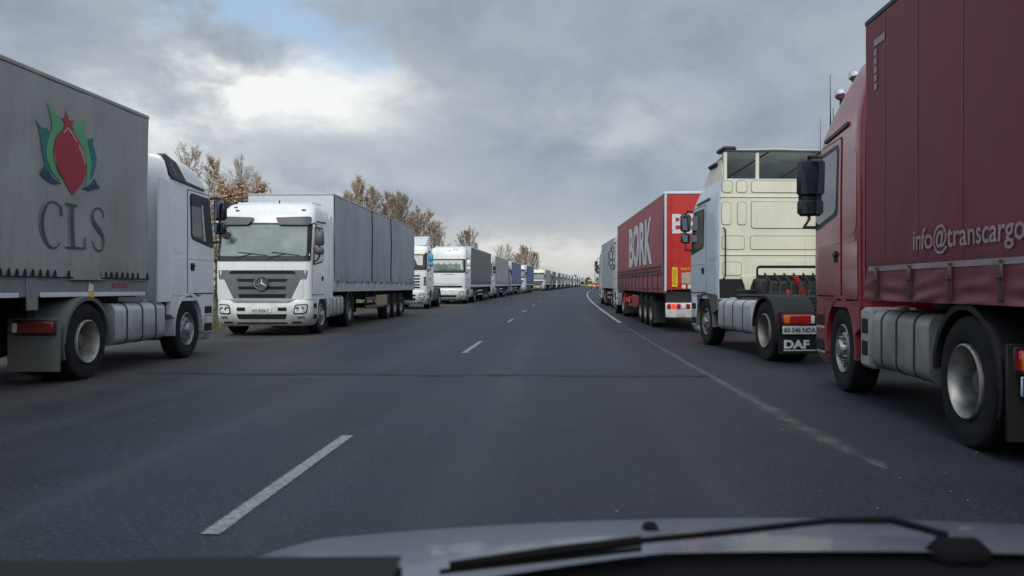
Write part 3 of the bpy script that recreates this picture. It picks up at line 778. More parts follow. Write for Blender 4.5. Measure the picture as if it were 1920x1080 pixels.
        # rear side moulding, storage flap and roof drip rail
        if not far:
            mb = MB(); S.spatch(mb, sg, [(yb + .10, 1.12), (d0 - .07, 1.12), (d0 - .07, 1.78), (yb + .10, 1.78)], .008, .03, .05, 0, nu=4)
            S.spatch(mb, sg, [(yb + .14, 1.86), (d0 - .12, 1.86), (d0 - .12, zd - .2), (yb + .14, zd - .2)], .006, .03, .16, 0, nu=4)
            mb.build('storage_flap', side_p, root, smooth=40)
            mb = MB(); S.spatch(mb, sg, [(d0 - .25, zd + .10), (d1 - .45, zd + .06), (d1 - .45, zd + .10), (d0 - .25, zd + .15)], .022, .02, .01, 0, nu=8)
            mb.build('roof_rail', black_pl, root)
        # ---- front mudguard, wheel-arch and entry steps
        mb = MB(); x0, x1 = sg * .88, sg * 1.243
        mb.strip_arc(AX1, .52, .600, .655, -8, 188, x0, x1, 18)
        poly = [(AX1 + .72 * math.cos(R(a)), .52 + .655 * math.sin(R(a))) for a in range(10, 175, 8)]
        poly = [(-.80, 1.10)] + [(AX1 + .65 * math.cos(R(a)), .52 + .65 * math.sin(R(a))) for a in range(18, 168, 8)] + [(yb + .05, .80), (yb + .05, 1.10)]
        mb.prism(poly, sg * 1.16, sg * 1.238, 0)
        mb.build('front_mudguard', g('arch_paint', side_p), root, smooth=40)
        mb = MB()
        for z in (.40, .72): mb.box(sg * 1.05, sg * 1.247, -.74, -.36, z, z + .035, .01, 0); mb.box(sg * 1.13, sg * 1.246, -.74, -.36, z + .035, z + .2, .02, 1)
        mb.build('entry_step', [alu, dark_gap], root)
        # ---- wing mirrors on bow arms
        mx = sg * g('mirror_x', 1.44); my = g('mirror_y', -.18); mz0, mz1 = (2.30, 2.98); ms = g('mirror_size', 1.0)
        if ms != 1: mx = sg * 1.28; mz0, mz1 = 2.24, 3.02
        mb = MB(); cc = g('mirror_paint', black_pl)
        if ms != 1: mb.box(mx - .10 * ms, mx + .10 * ms, my - .03, my + .10, mz0 + .05, mz1 - .05, .04)
        mb.box(mx - .12 * ms, mx + .12 * ms, my - .06, my + .09, mz0 + .27, mz1, .045)
        mb.box(mx - .115 * ms, mx + .115 * ms, my - .055, my + .085, mz0, mz0 + .22 + .06 * (ms - 1), .045)
        mb.tube([(sg * 1.16, my - .22, zt - .02), (sg * 1.30, my - .05, zt + .02), (mx, my + .0, mz1 + .01), (mx, my, mz0 - .05), (sg * 1.36, my - .05, mz0 - .16), (sg * 1.2, my - .28, mz0 - .18)], .022, 8, 1)
        mir = mb.build('mirror', [cc, black_pl], root, smooth=45); gm = g('mirror_glass', mirror_m)
        mb = MB(); mb.box(mx - .095 * ms, mx + .095 * ms, my - .068, my - .058, mz0 + .30, mz1 - .035, .003); mb.box(mx - .09 * ms, mx + .09 * ms, my - .064, my - .054, mz0 + .025, mz0 + .195, .003)
        mb.build('mirror_glass', gm, mir)
    if g('front_mirror'):
        mb = MB(); xx = 1.06; z = zt - .02
        mb.tube([(xx + .02, S.front(xx, z) + .02, z), (xx - .05, S.front(xx, z) + .22, z - .08), (xx - .16, S.front(xx, z) + .30, z - .26)], .018, 8)
        e = MB(); e.lathe_x([(0, -.05), (.08, -.045), (.115, 0), (.115, .02), (0, .025)], n=18)
        mb.add([(xx - .16 + v[1], S.front(xx, z) + .32 + v[0], z - .34 + v[2]) for v in e.v], e.f)
        mb.build('front_mirror', black_pl, root)
    # ---- side air fairings behind the cab
    fr = g('fairing')
    if fr:
        for sg in (-1, 1):
            mb = MB(); mb.prism([(yb + .01, 1.02), (yb + .01, fr), (yb - .36, fr + .02), (yb - .40, 1.02)], sg * 1.20, sg * 1.237, 0)
            mb.build('side_fairing', g('fairing_paint', side_p), root)
    rd = g('roof')
    if rd == 'open':           # sloped sheet on posts, open to the rear
        mb = MB(); T = []
        zr, zf = 4.13, 3.55
        sec_ = [(-.75, zf, 1.02), (-1.2, 3.86, 1.07), (-1.7, 4.05, 1.10), (yb + .02, zr, 1.11)]
        for y, z, w in sec_:
            for x, dz in ((-w, -.10), (-w * .96, -.03), (-w * .8, .0), (0, .025), (w * .8, .0), (w * .96, -.03), (w, -.10)): T.append((x, y, z + dz))
        vs = T + [(x, y, z - .025) for x, y, z in T]; fs = []; fb = []; n = 7; k = len(T)
        for j in range(3):
            for i in range(6):
                a = j * n + i; fs += [(a, a + 1, a + n + 1, a + n)]; fb.append((k + a, k + a + n, k + a + n + 1, k + a + 1))
        for j in range(3):
            for i in (0, 6): a = j * n + i; fs.append((a, a + n, k + a + n, k + a))
        for i in range(6): fs += [(i, k + i, k + i + 1, i + 1), (3 * n + i, 3 * n + i + 1, k + 3 * n + i + 1, k + 3 * n + i)]
        o_ = len(mb.v); mb.add(vs, fs, 0); mb.f += [tuple(i + o_ for i in f) for f in fb]; mb.mi += [3] * len(fb)
        for sg in (-1, 1):
            mb.prism([(-.9, 3.5), (-.9, 3.62), (-1.2, 3.80), (-1.7, 3.98), (yb + .30, 4.04), (yb + .14, 3.5)], sg * 1.06, sg * 1.09, 0, 0)
            mb.prism([(yb + .02, 3.5), (yb + .02, 4.07), (yb + .10, 4.08), (yb + .10, 3.5)], sg * 1.04, sg * 1.10, 0, 0)
        mb.box(-.43, -.36, yb + .03, yb + .09, 3.50, 4.10, .01)
        for (xa, xb) in ((-.95, -.15), (.2, .95)): mb.tube([(xa, yb + .5, 3.56), (xb, yb + .06, 4.08)], .016, 6, 1)
        mb.box(-1.1, 1.1, yb + .0, yb + .06, 4.075, 4.115, .01, 2)
        mb.build('roof_deflector', [g('roof_paint', body), chassis_m, grey_pl, P('bare_laminate', (.66, .66, .64), .8, var=.15)], root, smooth=35)
        mb = MB(); mb.box(-1.14, -.84, yb - .02, yb + .5, 4.09, 4.19, .04); mb.box(-1.16, -.95, yb + .5, yb + 1.05, 3.84, 3.94, .04)
        mb.build('roof_edge_strip', black_pl, root)
    elif rd == 'dark_end':     # closed dome with dark end panels
        for sg in (-1, 1):
            mb = MB(); S_ = [(yb + .02, 3.13), (yb + .66, 3.10), (yb + .46, 3.44), (yb + .02, 3.55)]
            vs = []; rows = quad_rows(S_, .07, 5, 3)
            Surf._skin(mb, rows, lambda p, o: (sg * (1.238 + o - max(0, p[1] - 3.12) * .32), p[0], p[1]), .03, .30, 0)
            rows = quad_rows([(yb + .20, 3.17), (yb + .27, 3.17), (yb + .24, 3.46), (yb + .17, 3.48)], .0, 2, 3)
            Surf._skin(mb, rows, lambda p, o: (sg * (1.238 + o - max(0, p[1] - 3.12) * .32), p[0], p[1]), .036, .02, 1)
            mb.build('roof_side_panel', [black_pl, grey_pl], root, smooth=35)
    elif rd == 'slab':
        mb = MB(); mb.prism([(-1.0, 3.80), (-1.25, 3.93), (yb + .05, 3.97), (yb + .05, 3.7), (-1.1, 3.7)], -1.0, 1.0, 0); mb.build('roof_deflector', body, root)
    elif rd == 'fin':
        mb = MB(); mb.prism([(-.75, 3.48), (-1.15, 3.80), (-1.6, 3.98), (yb + .05, 4.05), (yb - .05, 3.46)], -1.1, 1.1, 0); mb.build('roof_deflector', g('roof_paint', body), root, smooth=50)
    if g('roof_marks'):
        mb = MB()
        for x, z in g('roof_marks'): S.fpatch(mb, [(x - .05, z - .02), (x + .05, z - .02), (x + .06, z + .025), (x - .04, z + .025)], .012, .02, .01)
        mb.build('marker_lamp', black_pl, root)
    if g('beacons'):
        for x, y, z, r in g('beacons'):
            mb = MB(); mb.tube([(x, y, z - .22), (x, y, z)], .018, 6, 1)
            e = MB(); e.lathe_x([(0, -r), (r * .7, -r * .7), (r, 0), (r * .9, r * .35), (0, r * .45)], n=16)
            mb.add([(x + v[1], y + v[0], z + v[2]) for v in e.v], e.f, 0)
            mb.build('roof_lamp', [chrome, black_pl], root, smooth=50)
    for a in g('antennas', []):
        mb = MB(); (x, y, z), h, lean = a
        mb.tube([(x, y, z), (x, y, z + .08), (x, y + lean * .3, z + h * .4), (x, y + lean, z + h)], [.022, .014, .007, .004], 6); mb.build('antenna', black_pl, root)
    # ---- back wall of the cab
    if rear:
        mb = MB()
        S.bpatch(mb, [(-1.205, 1.44), (1.205, 1.44), (1.17, 3.2), (-1.17, 3.2)], .003, .02, .0, 0); S.bpatch(mb, [(-1.165, 3.203), (1.165, 3.203), (1.07, 3.49), (-1.07, 3.49)], .003, .02, .0, 0)
        S.bpatch(mb, [(-1.20, 1.04), (1.20, 1.04), (1.205, 1.437), (-1.205, 1.437)], .004, .02, .0, 2)
        for q, o in (([(-1.16, 3.22), (-.93, 3.22), (-.93, 3.48), (-1.16, 3.48)], .016), ([(-.86, 3.22), (-.62, 3.22), (-.62, 3.48), (-.86, 3.48)], .016), ([(-.55, 3.22), (1.0, 3.22), (1.0, 3.48), (-.55, 3.48)], .016),
                     ([(-1.17, 2.55), (-.96, 2.55), (-.96, 3.04), (-1.17, 3.04)], .018), ([(-.84, 2.55), (-.64, 2.55), (-.64, 3.04), (-.84, 3.04)], .018), ([(-.55, 2.48), (.98, 2.48), (.98, 3.05), (-.55, 3.05)], .022),
                     ([(-1.16, 2.04), (-.68, 2.04), (-.68, 2.34), (-1.16, 2.34)], .016), ([(-.57, 2.04), (.98, 2.04), (.98, 2.34), (-.57, 2.34)], .016), ([(1.05, 2.04), (1.18, 2.04), (1.18, 2.34), (1.05, 2.34)], .016),
                     ([(-1.14, 1.50), (-.74, 1.50), (-.74, 1.80), (-1.14, 1.80)], .016)):
            S.bpatch(mb, q, .004, .02, .06, 1); cx = sum(p[0] for p in q) / 4; cz = sum(p[1] for p in q) / 4
            S.bpatch(mb, [(p[0] + (.016 if p[0] < cx else -.016), p[1] + (.016 if p[1] < cz else -.016)) for p in q], o, .03, .05, 0)
        for z in (3.13, 1.93): mb.box(-1.2, 1.2, yb - .022, yb - .001, z, z + .022, .005)
        for sx in (-.62, 1.02): mb.prism([(sx - .14, 1.50), (sx + .14, 1.50), (sx + .06, 1.28), (sx + .05, 1.20), (sx - .05, 1.20), (sx - .06, 1.28)], yb - .03, yb + .06, 1)
        S.bpatch(mb, [(-.50, 1.45), (.92, 1.45), (.92, 1.82), (-.50, 1.82)], .014, .03, .10, 0)
        S.bpatch(mb, [(-.44, 1.2), (.86, 1.2), (.86, 1.72), (-.44, 1.72)], .020, .03, .08, 2)
        S.bpatch(mb, [(-.40, 1.52), (.82, 1.52), (.82, 1.66), (-.40, 1.66)], .026, .03, .03, 0)
        mb.build('cab_back_panel', [body, P('seam_shadow_line', (.30, .30, .25), .7), dark_gap], root, smooth=30)
        mb = MB(); mb.tube([(-1.13, yb - .02, 2.5), (-1.10, yb - .07, 2.46), (-1.10, yb - .07, 1.50), (-1.13, yb - .02, 1.44)], .016, 8); mb.build('grab_handle', black_pl, root)
        mb = MB(); mb.box(1.02, 1.24, yb - .40, yb - .06, 1.35, 3.05, .05); mb.box(1.06, 1.2, yb - .35, yb - .10, 3.05, 3.18, .03)
        for z in (1.6, 1.85, 2.1, 2.35, 2.6): mb.box(1.0, 1.03, yb - .36, yb - .12, z, z + .08, .01)
        mb.build('air_snorkel', black_pl, root)
    # ---- chassis
    ye = AX2 - .86
    mb = MB()
    for sg in (-1, 1): mb.box(sg * .38, sg * .46, ye, -.5, .66, .93, .015)
    for y in (-2.5, -3.3, -4.2, ye + .05): mb.box(-.38, .38, y - .05, y + .05, .70, .90, .01)
    mb.box(-.55, .55, -2.2, -.4, .55, 1.02, .05)                       # engine underside
    mb.tube([(-1.0, AX1, .52), (1.0, AX1, .52)], .07, 8); mb.tube([(-1.0, AX2, .52), (1.0, AX2, .52)], .10, 10)
    e = MB(); e.lathe_x([(0, -.22), (.2, -.18), (.26, 0), (.2, .18), (0, .22)], n=16); mb.add([(v[0], AX2 + v[1], .54 + v[2]) for v in e.v], e.f)
    mb.prism([(-.48, AX2 + 1.0), (.48, AX2 + 1.0), (.52, AX2 + .5), (.30, AX2 + .1), (.12, AX2 + .35), (-.12, AX2 + .35), (-.30, AX2 + .1), (-.52, AX2 + .5)], .98, 1.10, 2)
    if not far:
        mb.tube([(-.5, -3.0, .58), (.5, -3.0, .58)], .16, 14); mb.tube([(-.5, -3.42, .58), (.5, -3.42, .58)], .16, 14)
        mb.box(-.42, .42, yb - .30, yb - .06, .95, 1.20, .04)
    if rear:
        rnd = random.Random(4)
        mb.box(-.35, .80, yb - .28, yb - .08, 1.10, 1.40, .05); mb.box(-.50, -.28, yb - .34, yb - .05, .95, 1.45, .06)
        for i in range(6): x = -.3 + i * .2; mb.tube([(x, yb - .12, 1.55), (x + .05, yb - .35, 1.35), (x + rnd.uniform(-.1, .1), yb - .6, 1.06)], .022, 7)
        mb.tube([(-1.0, yb - .5, 1.10), (1.1, yb - .5, 1.10)], .03, 8); mb.tube([(-.9, yb - .15, 1.20), (.9, yb - .15, 1.20)], .025, 8)
        mb.box(-.95, -.55, yb - .7, yb - .35, .95, 1.06, .02); mb.box(.55, 1.0, yb - .8, yb - .3, .95, 1.12, .03)
    mb.build('chassis', chassis_m, root, smooth=40)
    if g('hoses'):
        mb = MB()
        for x, sgn in ((.30, 1), (.10, 1)):
            pts = []
            for i in range(90):
                t = i / 89; a = t * 2 * math.pi * 13
                pts.append((x + .05 * math.cos(a) + (.14 * t if x > .2 else .05 * math.sin(t * 5)), yb - .22 - .20 * t + .05 * math.sin(a), (1.50 if x > .2 else 1.22) - (.46 if x > .2 else .16) * t))
            mb.tube(pts, .012, 5)
        mb.build('air_hose', red_rubber, root)
    for sg in (-1, 1):
        # tank with straps
        t0, t1 = g('tank', (AX1 - .95, AX2 + .78)); 
        mb = MB()
        n = 20; rr = .12; zc0, zc1 = .40, 1.02; xi, xo = .60, 1.215
        prof = []
        for cx, cz, a0 in ((xo - rr, zc1 - rr, 0), (xi + rr, zc1 - rr, 90), (xi + rr, zc0 + rr, 180), (xo - rr, zc0 + rr, 270)):
            for i in range(6): a = R(a0 + 18 * i); prof.append((cx + rr * math.cos(a), cz + rr * math.sin(a)))
        mb.prism([(sg * a, b) for a, b in prof], t1, t0, 1)
        mb.tube([(sg * .98, t0 - .25, 1.0), (sg * .98, t0 - .25, 1.06)], .06, 12)
        tk = mb.build('fuel_tank', g('tank_mat', alu), root, smooth=40)
        L = t0 - t1
        for fq in (.22, .52, .80):
            mb = MB(); y = t1 + L * fq
            P2 = [((a - (xi + xo) / 2) * 1.016 + (xi + xo) / 2, (b - .71) * 1.016 + .71) for a, b in prof]
            mb.prism([(sg * a, b) for a, b in P2], y - .022, y + .022, 1); mb.build('tank_strap', black_pl, tk, smooth=40)
        if g('step_box') and sg < 0:
            mb = MB(); y0 = t0 + .02
            mb.box(sg * .72, sg * 1.225, y0, y0 + .36, .38, 1.04, .04, 0)
            for z in (.50, .74): mb.box(sg * 1.18, sg * 1.231, y0 + .07, y0 + .30, z, z + .19, .02, 1)
            mb.build('step_box', [P('step_box_grey', (.50, .50, .48), .5, dirt=.4), dark_gap], root)
        # rear mudguard and flap
        mm = g('mudguard_mat', black_pl); mb = MB()
        xi2, xo2 = sg * .56, sg * 1.245
        mb.strip_arc(AX2, .52, .585, .612, 200 if g('flap', True) else 172, 5, xi2, xo2, 22)
        rim_ = [(AX2 + .612 * math.cos(R(a)), .52 + .612 * math.sin(R(a))) for a in range(180, 4, -8)] + [(AX2 + .56 * math.cos(R(a)), .52 + .56 * math.sin(R(a))) for a in range(4, 181, 8)]
        mb.prism(rim_, sg * 1.215, sg * 1.25, 0)
        mg = mb.build('rear_mudguard', mm, root, smooth=40)
        mb = MB(); fy = AX2 - .66; mb.box(xi2, xo2, fy - .02, fy, .17, .86, .008)
        fl = mb.build('mud_flap', mm if g('flap_same') else black_pl, mg)
        if g('flap_text'):
            mb = MB(); text(mb, g('flap_text'), ((sg * .90) - .26, fy - .025, .27), (1, 0, 0), (0, 0, 1), .185, 1.22, .045, .004)
            mb.box(sg * .90 - .26, sg * .90 + .27, fy - .03, fy - .024, .225, .243)
            mb.build('lettering', letter_white, fl)
        mb = MB(); lx0, lx1 = sorted((sg * .66, sg * 1.19)); zl = .66
        lit = g('lamps_lit'); 
        mb.box(lx0, lx1, fy - .10, fy - .022, zl, zl + .16, .02, 0)
        mats = [red_lit if lit else (g('lamp_mat') or red_lens), amber_lens, white_lens, black_pl]
        outer, inner = (lx0, lx1) if sg < 0 else (lx1, lx0)
        d = (inner - outer)
        mb.box(outer + d * .02, outer + d * .20, fy - .106, fy - .09, zl + .02, zl + .14, .005, 1 if not g('lamp_mat') else 0)
        mb.box(outer + d * .86, outer + d * .98, fy - .106, fy - .09, zl + .02, zl + .14, .005, 2)
        mb.box(lx0 - .01, lx1 + .01, fy - .03, fy - .001, zl - .02, zl + .18, .01, 3)
        mb.build('tail_lamp', mats, root)
    rp = g('rear_plate')
    if rp:
        mb = MB(); fy = AX2 - .66; xx = rp.get('x', -.92)
        mb.box(xx - .29, xx + .29, fy - .075, fy - .055, .50, .635, .005, 0)
        if rp.get('eu'): mb.box(xx - .285, xx - .23, fy - .08, fy - .072, .505, .63, 0, 2)
        text(mb, rp['text'], (xx - (.27 if not rp.get('eu') else .215), fy - .078, .532), (1, 0, 0), (0, 0, 1), rp.get('size', .105), rp.get('sx', .92), .02, .003, mi=1)
        mb.build('rear_plate', [plate_m, ink, plate_blue], root)
    rm = g('rim', steel)
    tw = R(g('steer', 0))
    for sg in (-1, 1):
        wheel(root, sg * 1.06, AX1, 'steer', g('steer_rim', rm), sg, turn=tw)
        wheel(root, sg * 1.085, AX2, 'drive', rm, sg); wheel(root, sg * .755, AX2, 'drive', rm, sg)

CAB_PARTS = ('cab', 'bumper', 'windscreen', 'sun_visor', 'grille', 'licence_plate', 'headlight', 'fog_lamp', 'door', 'storage_flap', 'roof_rail', 'entry_step', 'mirror', 'front_mirror', 'side_fairing', 'roof_deflector', 'marker_lamp', 'antenna')
def lower_cab(root, k):
    """a lower cab of the same make: squeeze the cab's own parts down towards the bumper"""
    for o in root.children:
        if o.name.split('.')[0] in CAB_PARTS: o.scale.z = k; o.location.z = .26 * (1 - k)

def curtain_fn(sg, w, y0, y1, zb, zt_, seed, crease=.012, skirt=None):
    rnd = random.Random(seed); ph = [rnd.random() * 6.28 for _ in range(6)]
    def fx(y, z):
        t = (z - zb) / (zt_ - zb)
        a = .006 * math.sin(y * 1.15 + ph[0]) * math.sin(t * math.pi)
        a += .004 * math.sin(y * 4.2 + ph[1]) * t * t
        a += (.012 * math.sin(y * 5.2 + ph[2] + 1.5 * t) + .006 * math.sin(y * 11.0 + ph[3])) * (max(0, .45 - t) / .45) ** 1.6
        n = noise.noise(Vector((y * .55 + seed, z * .8, seed * 1.7))) + .6 * noise.noise(Vector((y * 1.9 - z * 1.1, z * 1.2, seed * 3.1)))
        a += crease * (n + .9 * abs(noise.noise(Vector((y * 2.6 + z * 1.3, z * .7, seed * 5.0)))) * max(0, 1 - 1.4 * t))
        if crease > .01:
            f = noise.noise(Vector((y * 4.6 + z * 2.6, z * .9 - y * .3, seed * 2.3))); q = noise.noise(Vector((y * 9.0 - z * 3.0, z * 1.5, seed * 4.1)))
            low = max(0, 1 - t / .34); mask = max(0, .35 + noise.noise(Vector((y * .5, seed * 7.7, 0))) * 1.6)
            a += crease * low * mask * (1.5 * abs(f) + .6 * abs(q)) + crease * .16 * noise.noise(Vector((y * 7.0, z * .5, seed))) 
            top = max(0, (t - .88) / .12); a += crease * .35 * top * noise.noise(Vector((y * 6.0, z, seed * 1.3)))
        if skirt and z < zb + .33:
            q = (y - (y1 - .35)) / skirt; d = abs(q - round(q)); h = max(0, 1 - (z - zb) / .33)
            a += .030 * min(1, d * 4) * h - .006 + .012 * math.sin(z * 46 + q * 2.0 + 2 * math.sin(y * 3)) * min(1, d * 3) * h
        return sg * (w + max(a, -.02))
    return fx

def semitrailer(root, tr):
    """the semi-trailer: its parts hang on root but turn about the kingpin"""
    g = tr.get
    kp = (g('dx', 0.0), -4.4, 0); ang = R(g('yaw', 0)); X = dict(parent=root, loc=kp, rot=(0, 0, ang))
    L = g('len', 13.6); yf = g('front', 1.6); ye = yf - L; W = 1.275; Z0, Z1 = 1.13, 4.0
    far = g('far', False)
    col = tr['tarp']; frame = g('frame', white_grey); zc = g('curtain_bottom', 1.32)
    # box of floor, front wall and posts
    mb = MB(); mb.box(-W + .03, W - .03, ye + .03, yf - .02, Z0 + .12, Z1 - .05, .02)
    mb.box(-W + .005, W - .005, yf - .05, yf, Z0 + .02, Z1 - .04, .02, 1)
    for sx in (-1, 1): mb.box(sx * (W - .07), sx * (W - .004), ye, ye + .09, Z0 + .05, Z1 - .03, .01, 1)
    mb.build('trailer_box', [g('inner', col), frame], **X, smooth=35)
    mb = MB(); mb.box(-W - .012, W + .012, ye - .004, yf + .006, Z1 - .075, Z1, .02, 1); mb.box(-W + .05, W - .05, ye + .05, yf - .05, Z1, Z1 + .012, .004, 0)
    mb.build('trailer_roof', [g('roof_mat', letter_white), g('rail_mat', frame)], **X)
    for sg in (-1, 1):
        fx = curtain_fn(sg, W + .012, ye, yf, zc, Z1 - .07, g('seed', 1) + sg, g('crease', .012), g('skirt'))
        mb = MB(); nu = 40 if far else g('res', 190); nv = 4 if far else (60 if g('res') else 26)
        vm = (lambda v: v ** 1.7) if g('skirt') else (lambda v: v)
        mb.grid(lambda u, v: (fx(ye + .07 + (L - .12) * u, zc + (Z1 - .075 - zc) * vm(v)), ye + .07 + (L - .12) * u, zc + (Z1 - .075 - zc) * vm(v)), nu, nv)
        ct = mb.build('trailer_curtain', col, **X, smooth=60)
        near = g('near_side', sg) == sg
        if near and not far and g('deco'):
            g('deco')(ct, fx, sg, yf, ye)
        # rail under the curtain
        mb = MB(); mb.box(sg * (W - .06), sg * (W + .004), ye + .02, yf - .02, Z0, zc + .03, .012, 0)
        if g('white_strip'):
            yy = yf - .15
            while yy - 2.6 > ye: mb.box(sg * (W + .003), sg * (W + .022), yy - 2.55, yy, Z0 + .0, Z0 + .06, .006, 1); yy -= 2.95
            yy = yf - 2.85
            while yy > ye: mb.box(sg * (W + .003), sg * (W + .02), yy - .11, yy + .11, Z0 - .16, zc + .02, .01, 0); yy -= 2.95
        rl = mb.build('side_rail', [g('rail_paint', frame), letter_white], **X)
        if near and not far and g('rail_deco'): g('rail_deco')(rl, sg, yf, ye)
        if not far:
            st = g('straps', .62)
            if st == 'lace':
                mb = MB(); y = yf - .1; k = 0
                while y > ye + .1:
                    mb.prism([(y - .035, zc + .028), (y + .03, zc + .028), (y + .012, zc + .115), (y - .008, zc + .125)], sg * (W + .022), sg * (W + .036), 0)
                    y -= .145 if k % 13 else .29; k += 1
                mb.tube([(sg * (W + .03), ye + .1, zc + .03), (sg * (W + .03), yf - .05, zc + .03)], .010, 6)
                mb.build('tarp_lacing', dark_gap, ct)
            elif st:
                y = yf - .35; sm = g('strap_mat', black_pl); n = 0
                while y > ye + .2 and n < 24:
                    mb = MB(); z1 = zc + g('strap_top', .16)
                    mb.box(sg * (W + .020), sg * (W + .034), y - .024, y + .024, zc - g('strap_drop', .14), z1, .004, 0)
                    mb.box(sg * (W + .030), sg * (W + .055), y - .036, y + .036, z1 - .14, z1 - .03, .008, 1)
                    mb.build('tension_strap', [sm, g('buckle_mat', grey_pl)], ct); y -= st; n += 1
        # side underrun guard
        ga, gb = -2.6, g('guard_end', -5.6)
        if g('guard', True) and not far:
            mb = MB()
            for z in (.52, .80): mb.box(sg * (W - .07), sg * (W - .035), gb, ga, z, z + .12, .01, 0)
            for y in (ga - .25, (ga + gb) / 2, gb + .25): mb.box(sg * (W - .14), sg * (W - .075), y - .03, y + .03, .52, Z0 + .05, .005, 1)
            gd = mb.build('side_guard', [g('guard_mat', alu), chassis_m], **X)
            if g('board') and near:
                mb = MB(); mb.box(sg * (W - .06), sg * (W - .01), gb - .4, gb + 1.4, .58, .98, .02); mb.build('pallet_board', g('board'), **X)
    # chassis of the trailer
    mb = MB()
    for sx in (-1, 1): mb.box(sx * .50, sx * .64, ye + .1, yf - 1.9, .82, Z0 + .1, .02); mb.box(sx * .50, sx * .64, yf - 2.0, yf - .1, 1.02, Z0 + .1, .02)
    y = yf - .3
    while y > ye + .2: mb.box(-W + .06, W - .06, y - .04, y + .04, Z0 - .02, Z0 + .11, .01); y -= 1.35
    axles = g('axles', (-6.35, -7.66, -8.97))
    for a in axles: mb.tube([(-.95, a, .52), (.95, a, .52)], .075, 10)
    mb.box(-W + .05, W - .05, ye + .05, ye + .18, .80, Z0 + .08, .02)
    mb.build('trailer_chassis', chassis_m, **X)
    for sg in (-1, 1):
        for a in axles:
            t = wheel(root, 0, 0, 'trailer', g('rim', steel), sg, width=.36)
            M = Matrix.Translation(kp) @ Matrix.Rotation(ang, 4, 'Z') @ Matrix.Translation((sg * 1.07, a, .518)) @ Matrix.Rotation(0 if sg > 0 else math.pi, 4, 'Z')
            t.location = M.to_translation(); t.rotation_euler = M.to_euler()
        if not far:
            mb = MB()
            mb.box(sg * .85, sg * .98, -1.0, -.87, .12, Z0, .01); mb.box(sg * .78, sg * 1.04, -1.1, -.78, .06, .12, .01); mb.build('landing_leg', chassis_m, **X)
            mb = MB(); mb.box(sg * .86, sg * 1.25, axles[-1] - .72, axles[-1] - .70, .18, .85, .004); mb.build('mud_flap', black_pl, **X)
    # rear: doors, lamps, underride bar
    back = g('back', col)
    for sg in (-1, 1):
        mb = MB(); x0, x1 = (0.006, W - .07) if sg > 0 else (-W + .07, -.006)
        mb.box(x0, x1, ye - .03, ye + .03, Z0 + .10, Z1 - .10, .012)
        if not far:
            mb.box(x0 + .14, x1 - .1, ye - .042, ye - .028, Z0 + .2, Z1 - .2, .006)
        dr = mb.build('rear_door', back, **X)
        if not far:
            for xx in (x0 + .12, x1 - .12):
                mb = MB(); mb.tube([(xx, ye - .06, Z0 + .06), (xx, ye - .06, Z1 - .08)], .014, 6)
                for z in (Z0 + .3, 2.0, 2.9, 3.6): mb.box(xx - .03, xx + .03, ye - .075, ye - .03, z - .025, z + .025, .006)
                mb.build('lock_bar', g('bar_mat', back), dr)
    if g('rear_deco'): 
        holder = [o for o in root.children if o.name.startswith('rear_door')][0]
        g('rear_deco')(holder, ye, Z0, Z1)
    mb = MB(); mb.box(-W + .03, W - .03, ye - .05, ye + .05, .44 if g('bumper_panel') else .46, .86 if g('bumper_panel') else .60, .015)
    ub = mb.build('underride_bar', g('bumper_panel', white_grey), **X)
    for sg in (-1, 1):
        mb = MB(); z0 = .68; x0, x1 = sorted((sg * .55, sg * (W - .06)))
        if not g('bumper_panel'): mb.box(x0, x1, ye - .03, ye + .04, z0, z0 + .16, .01, 1)
        k = 5
        for i in range(k):
            a = x0 + (x1 - x0) * i / k + .01; b = x0 + (x1 - x0) * (i + 1) / k - .01
            mi = (0, 2, 0, 3, 0)[i]
            mb.box(a, b, ye - .075, ye - .02, z0 + .01, z0 + .15, .015, mi)
        mb.build('tail_lamp', [red_lens, black_pl, g('lit_mat', red_lens), white_lens], **X)

# ------------------------------------------------------------------ things written and drawn on the trailers
def flat(mb, pts, fx, sg, off, mi=0):
    cy = sum(p[0] for p in pts) / len(pts); cz = sum(p[1] for p in pts) / len(pts)
    mb.add([(fx(y, z) + sg * off, y, z) for y, z in pts], [tuple(range(len(pts)))], mi)
def wrap_text(mb, s, fx, sg, y0, z0, size, sx=1.0, bold=0.0, off=.014, mi=0, shear=0.0):
    t = MB(); text(t, s, (0, y0, z0), (0, 1 if sg > 0 else -1, 0), (0, 0, 1), size, sx, bold, 0, mi=mi, shear=shear)
    mb.add([(fx(v[1], v[2]) + sg * off, v[1], v[2]) for v in t.v], t.f, mi)
def ribbon(spine, widths):
    """outline strip quads along a spine, for serif letters"""
    L = []; Rr = []
    n = len(spine)
    for i, (a, b) in enumerate(spine):
        p, q = spine[max(0, i - 1)], spine[min(n - 1, i + 1)]
        dx, dy = q[0] - p[0], q[1] - p[1]; l = math.hypot(dx, dy) or 1
        nx, ny = -dy / l, dx / l; w = widths[i] / 2
        L.append((a + nx * w, b + ny * w)); Rr.append((a - nx * w, b - ny * w))
    return [(L[i], L[i + 1], Rr[i + 1], Rr[i]) for i in range(n - 1)]

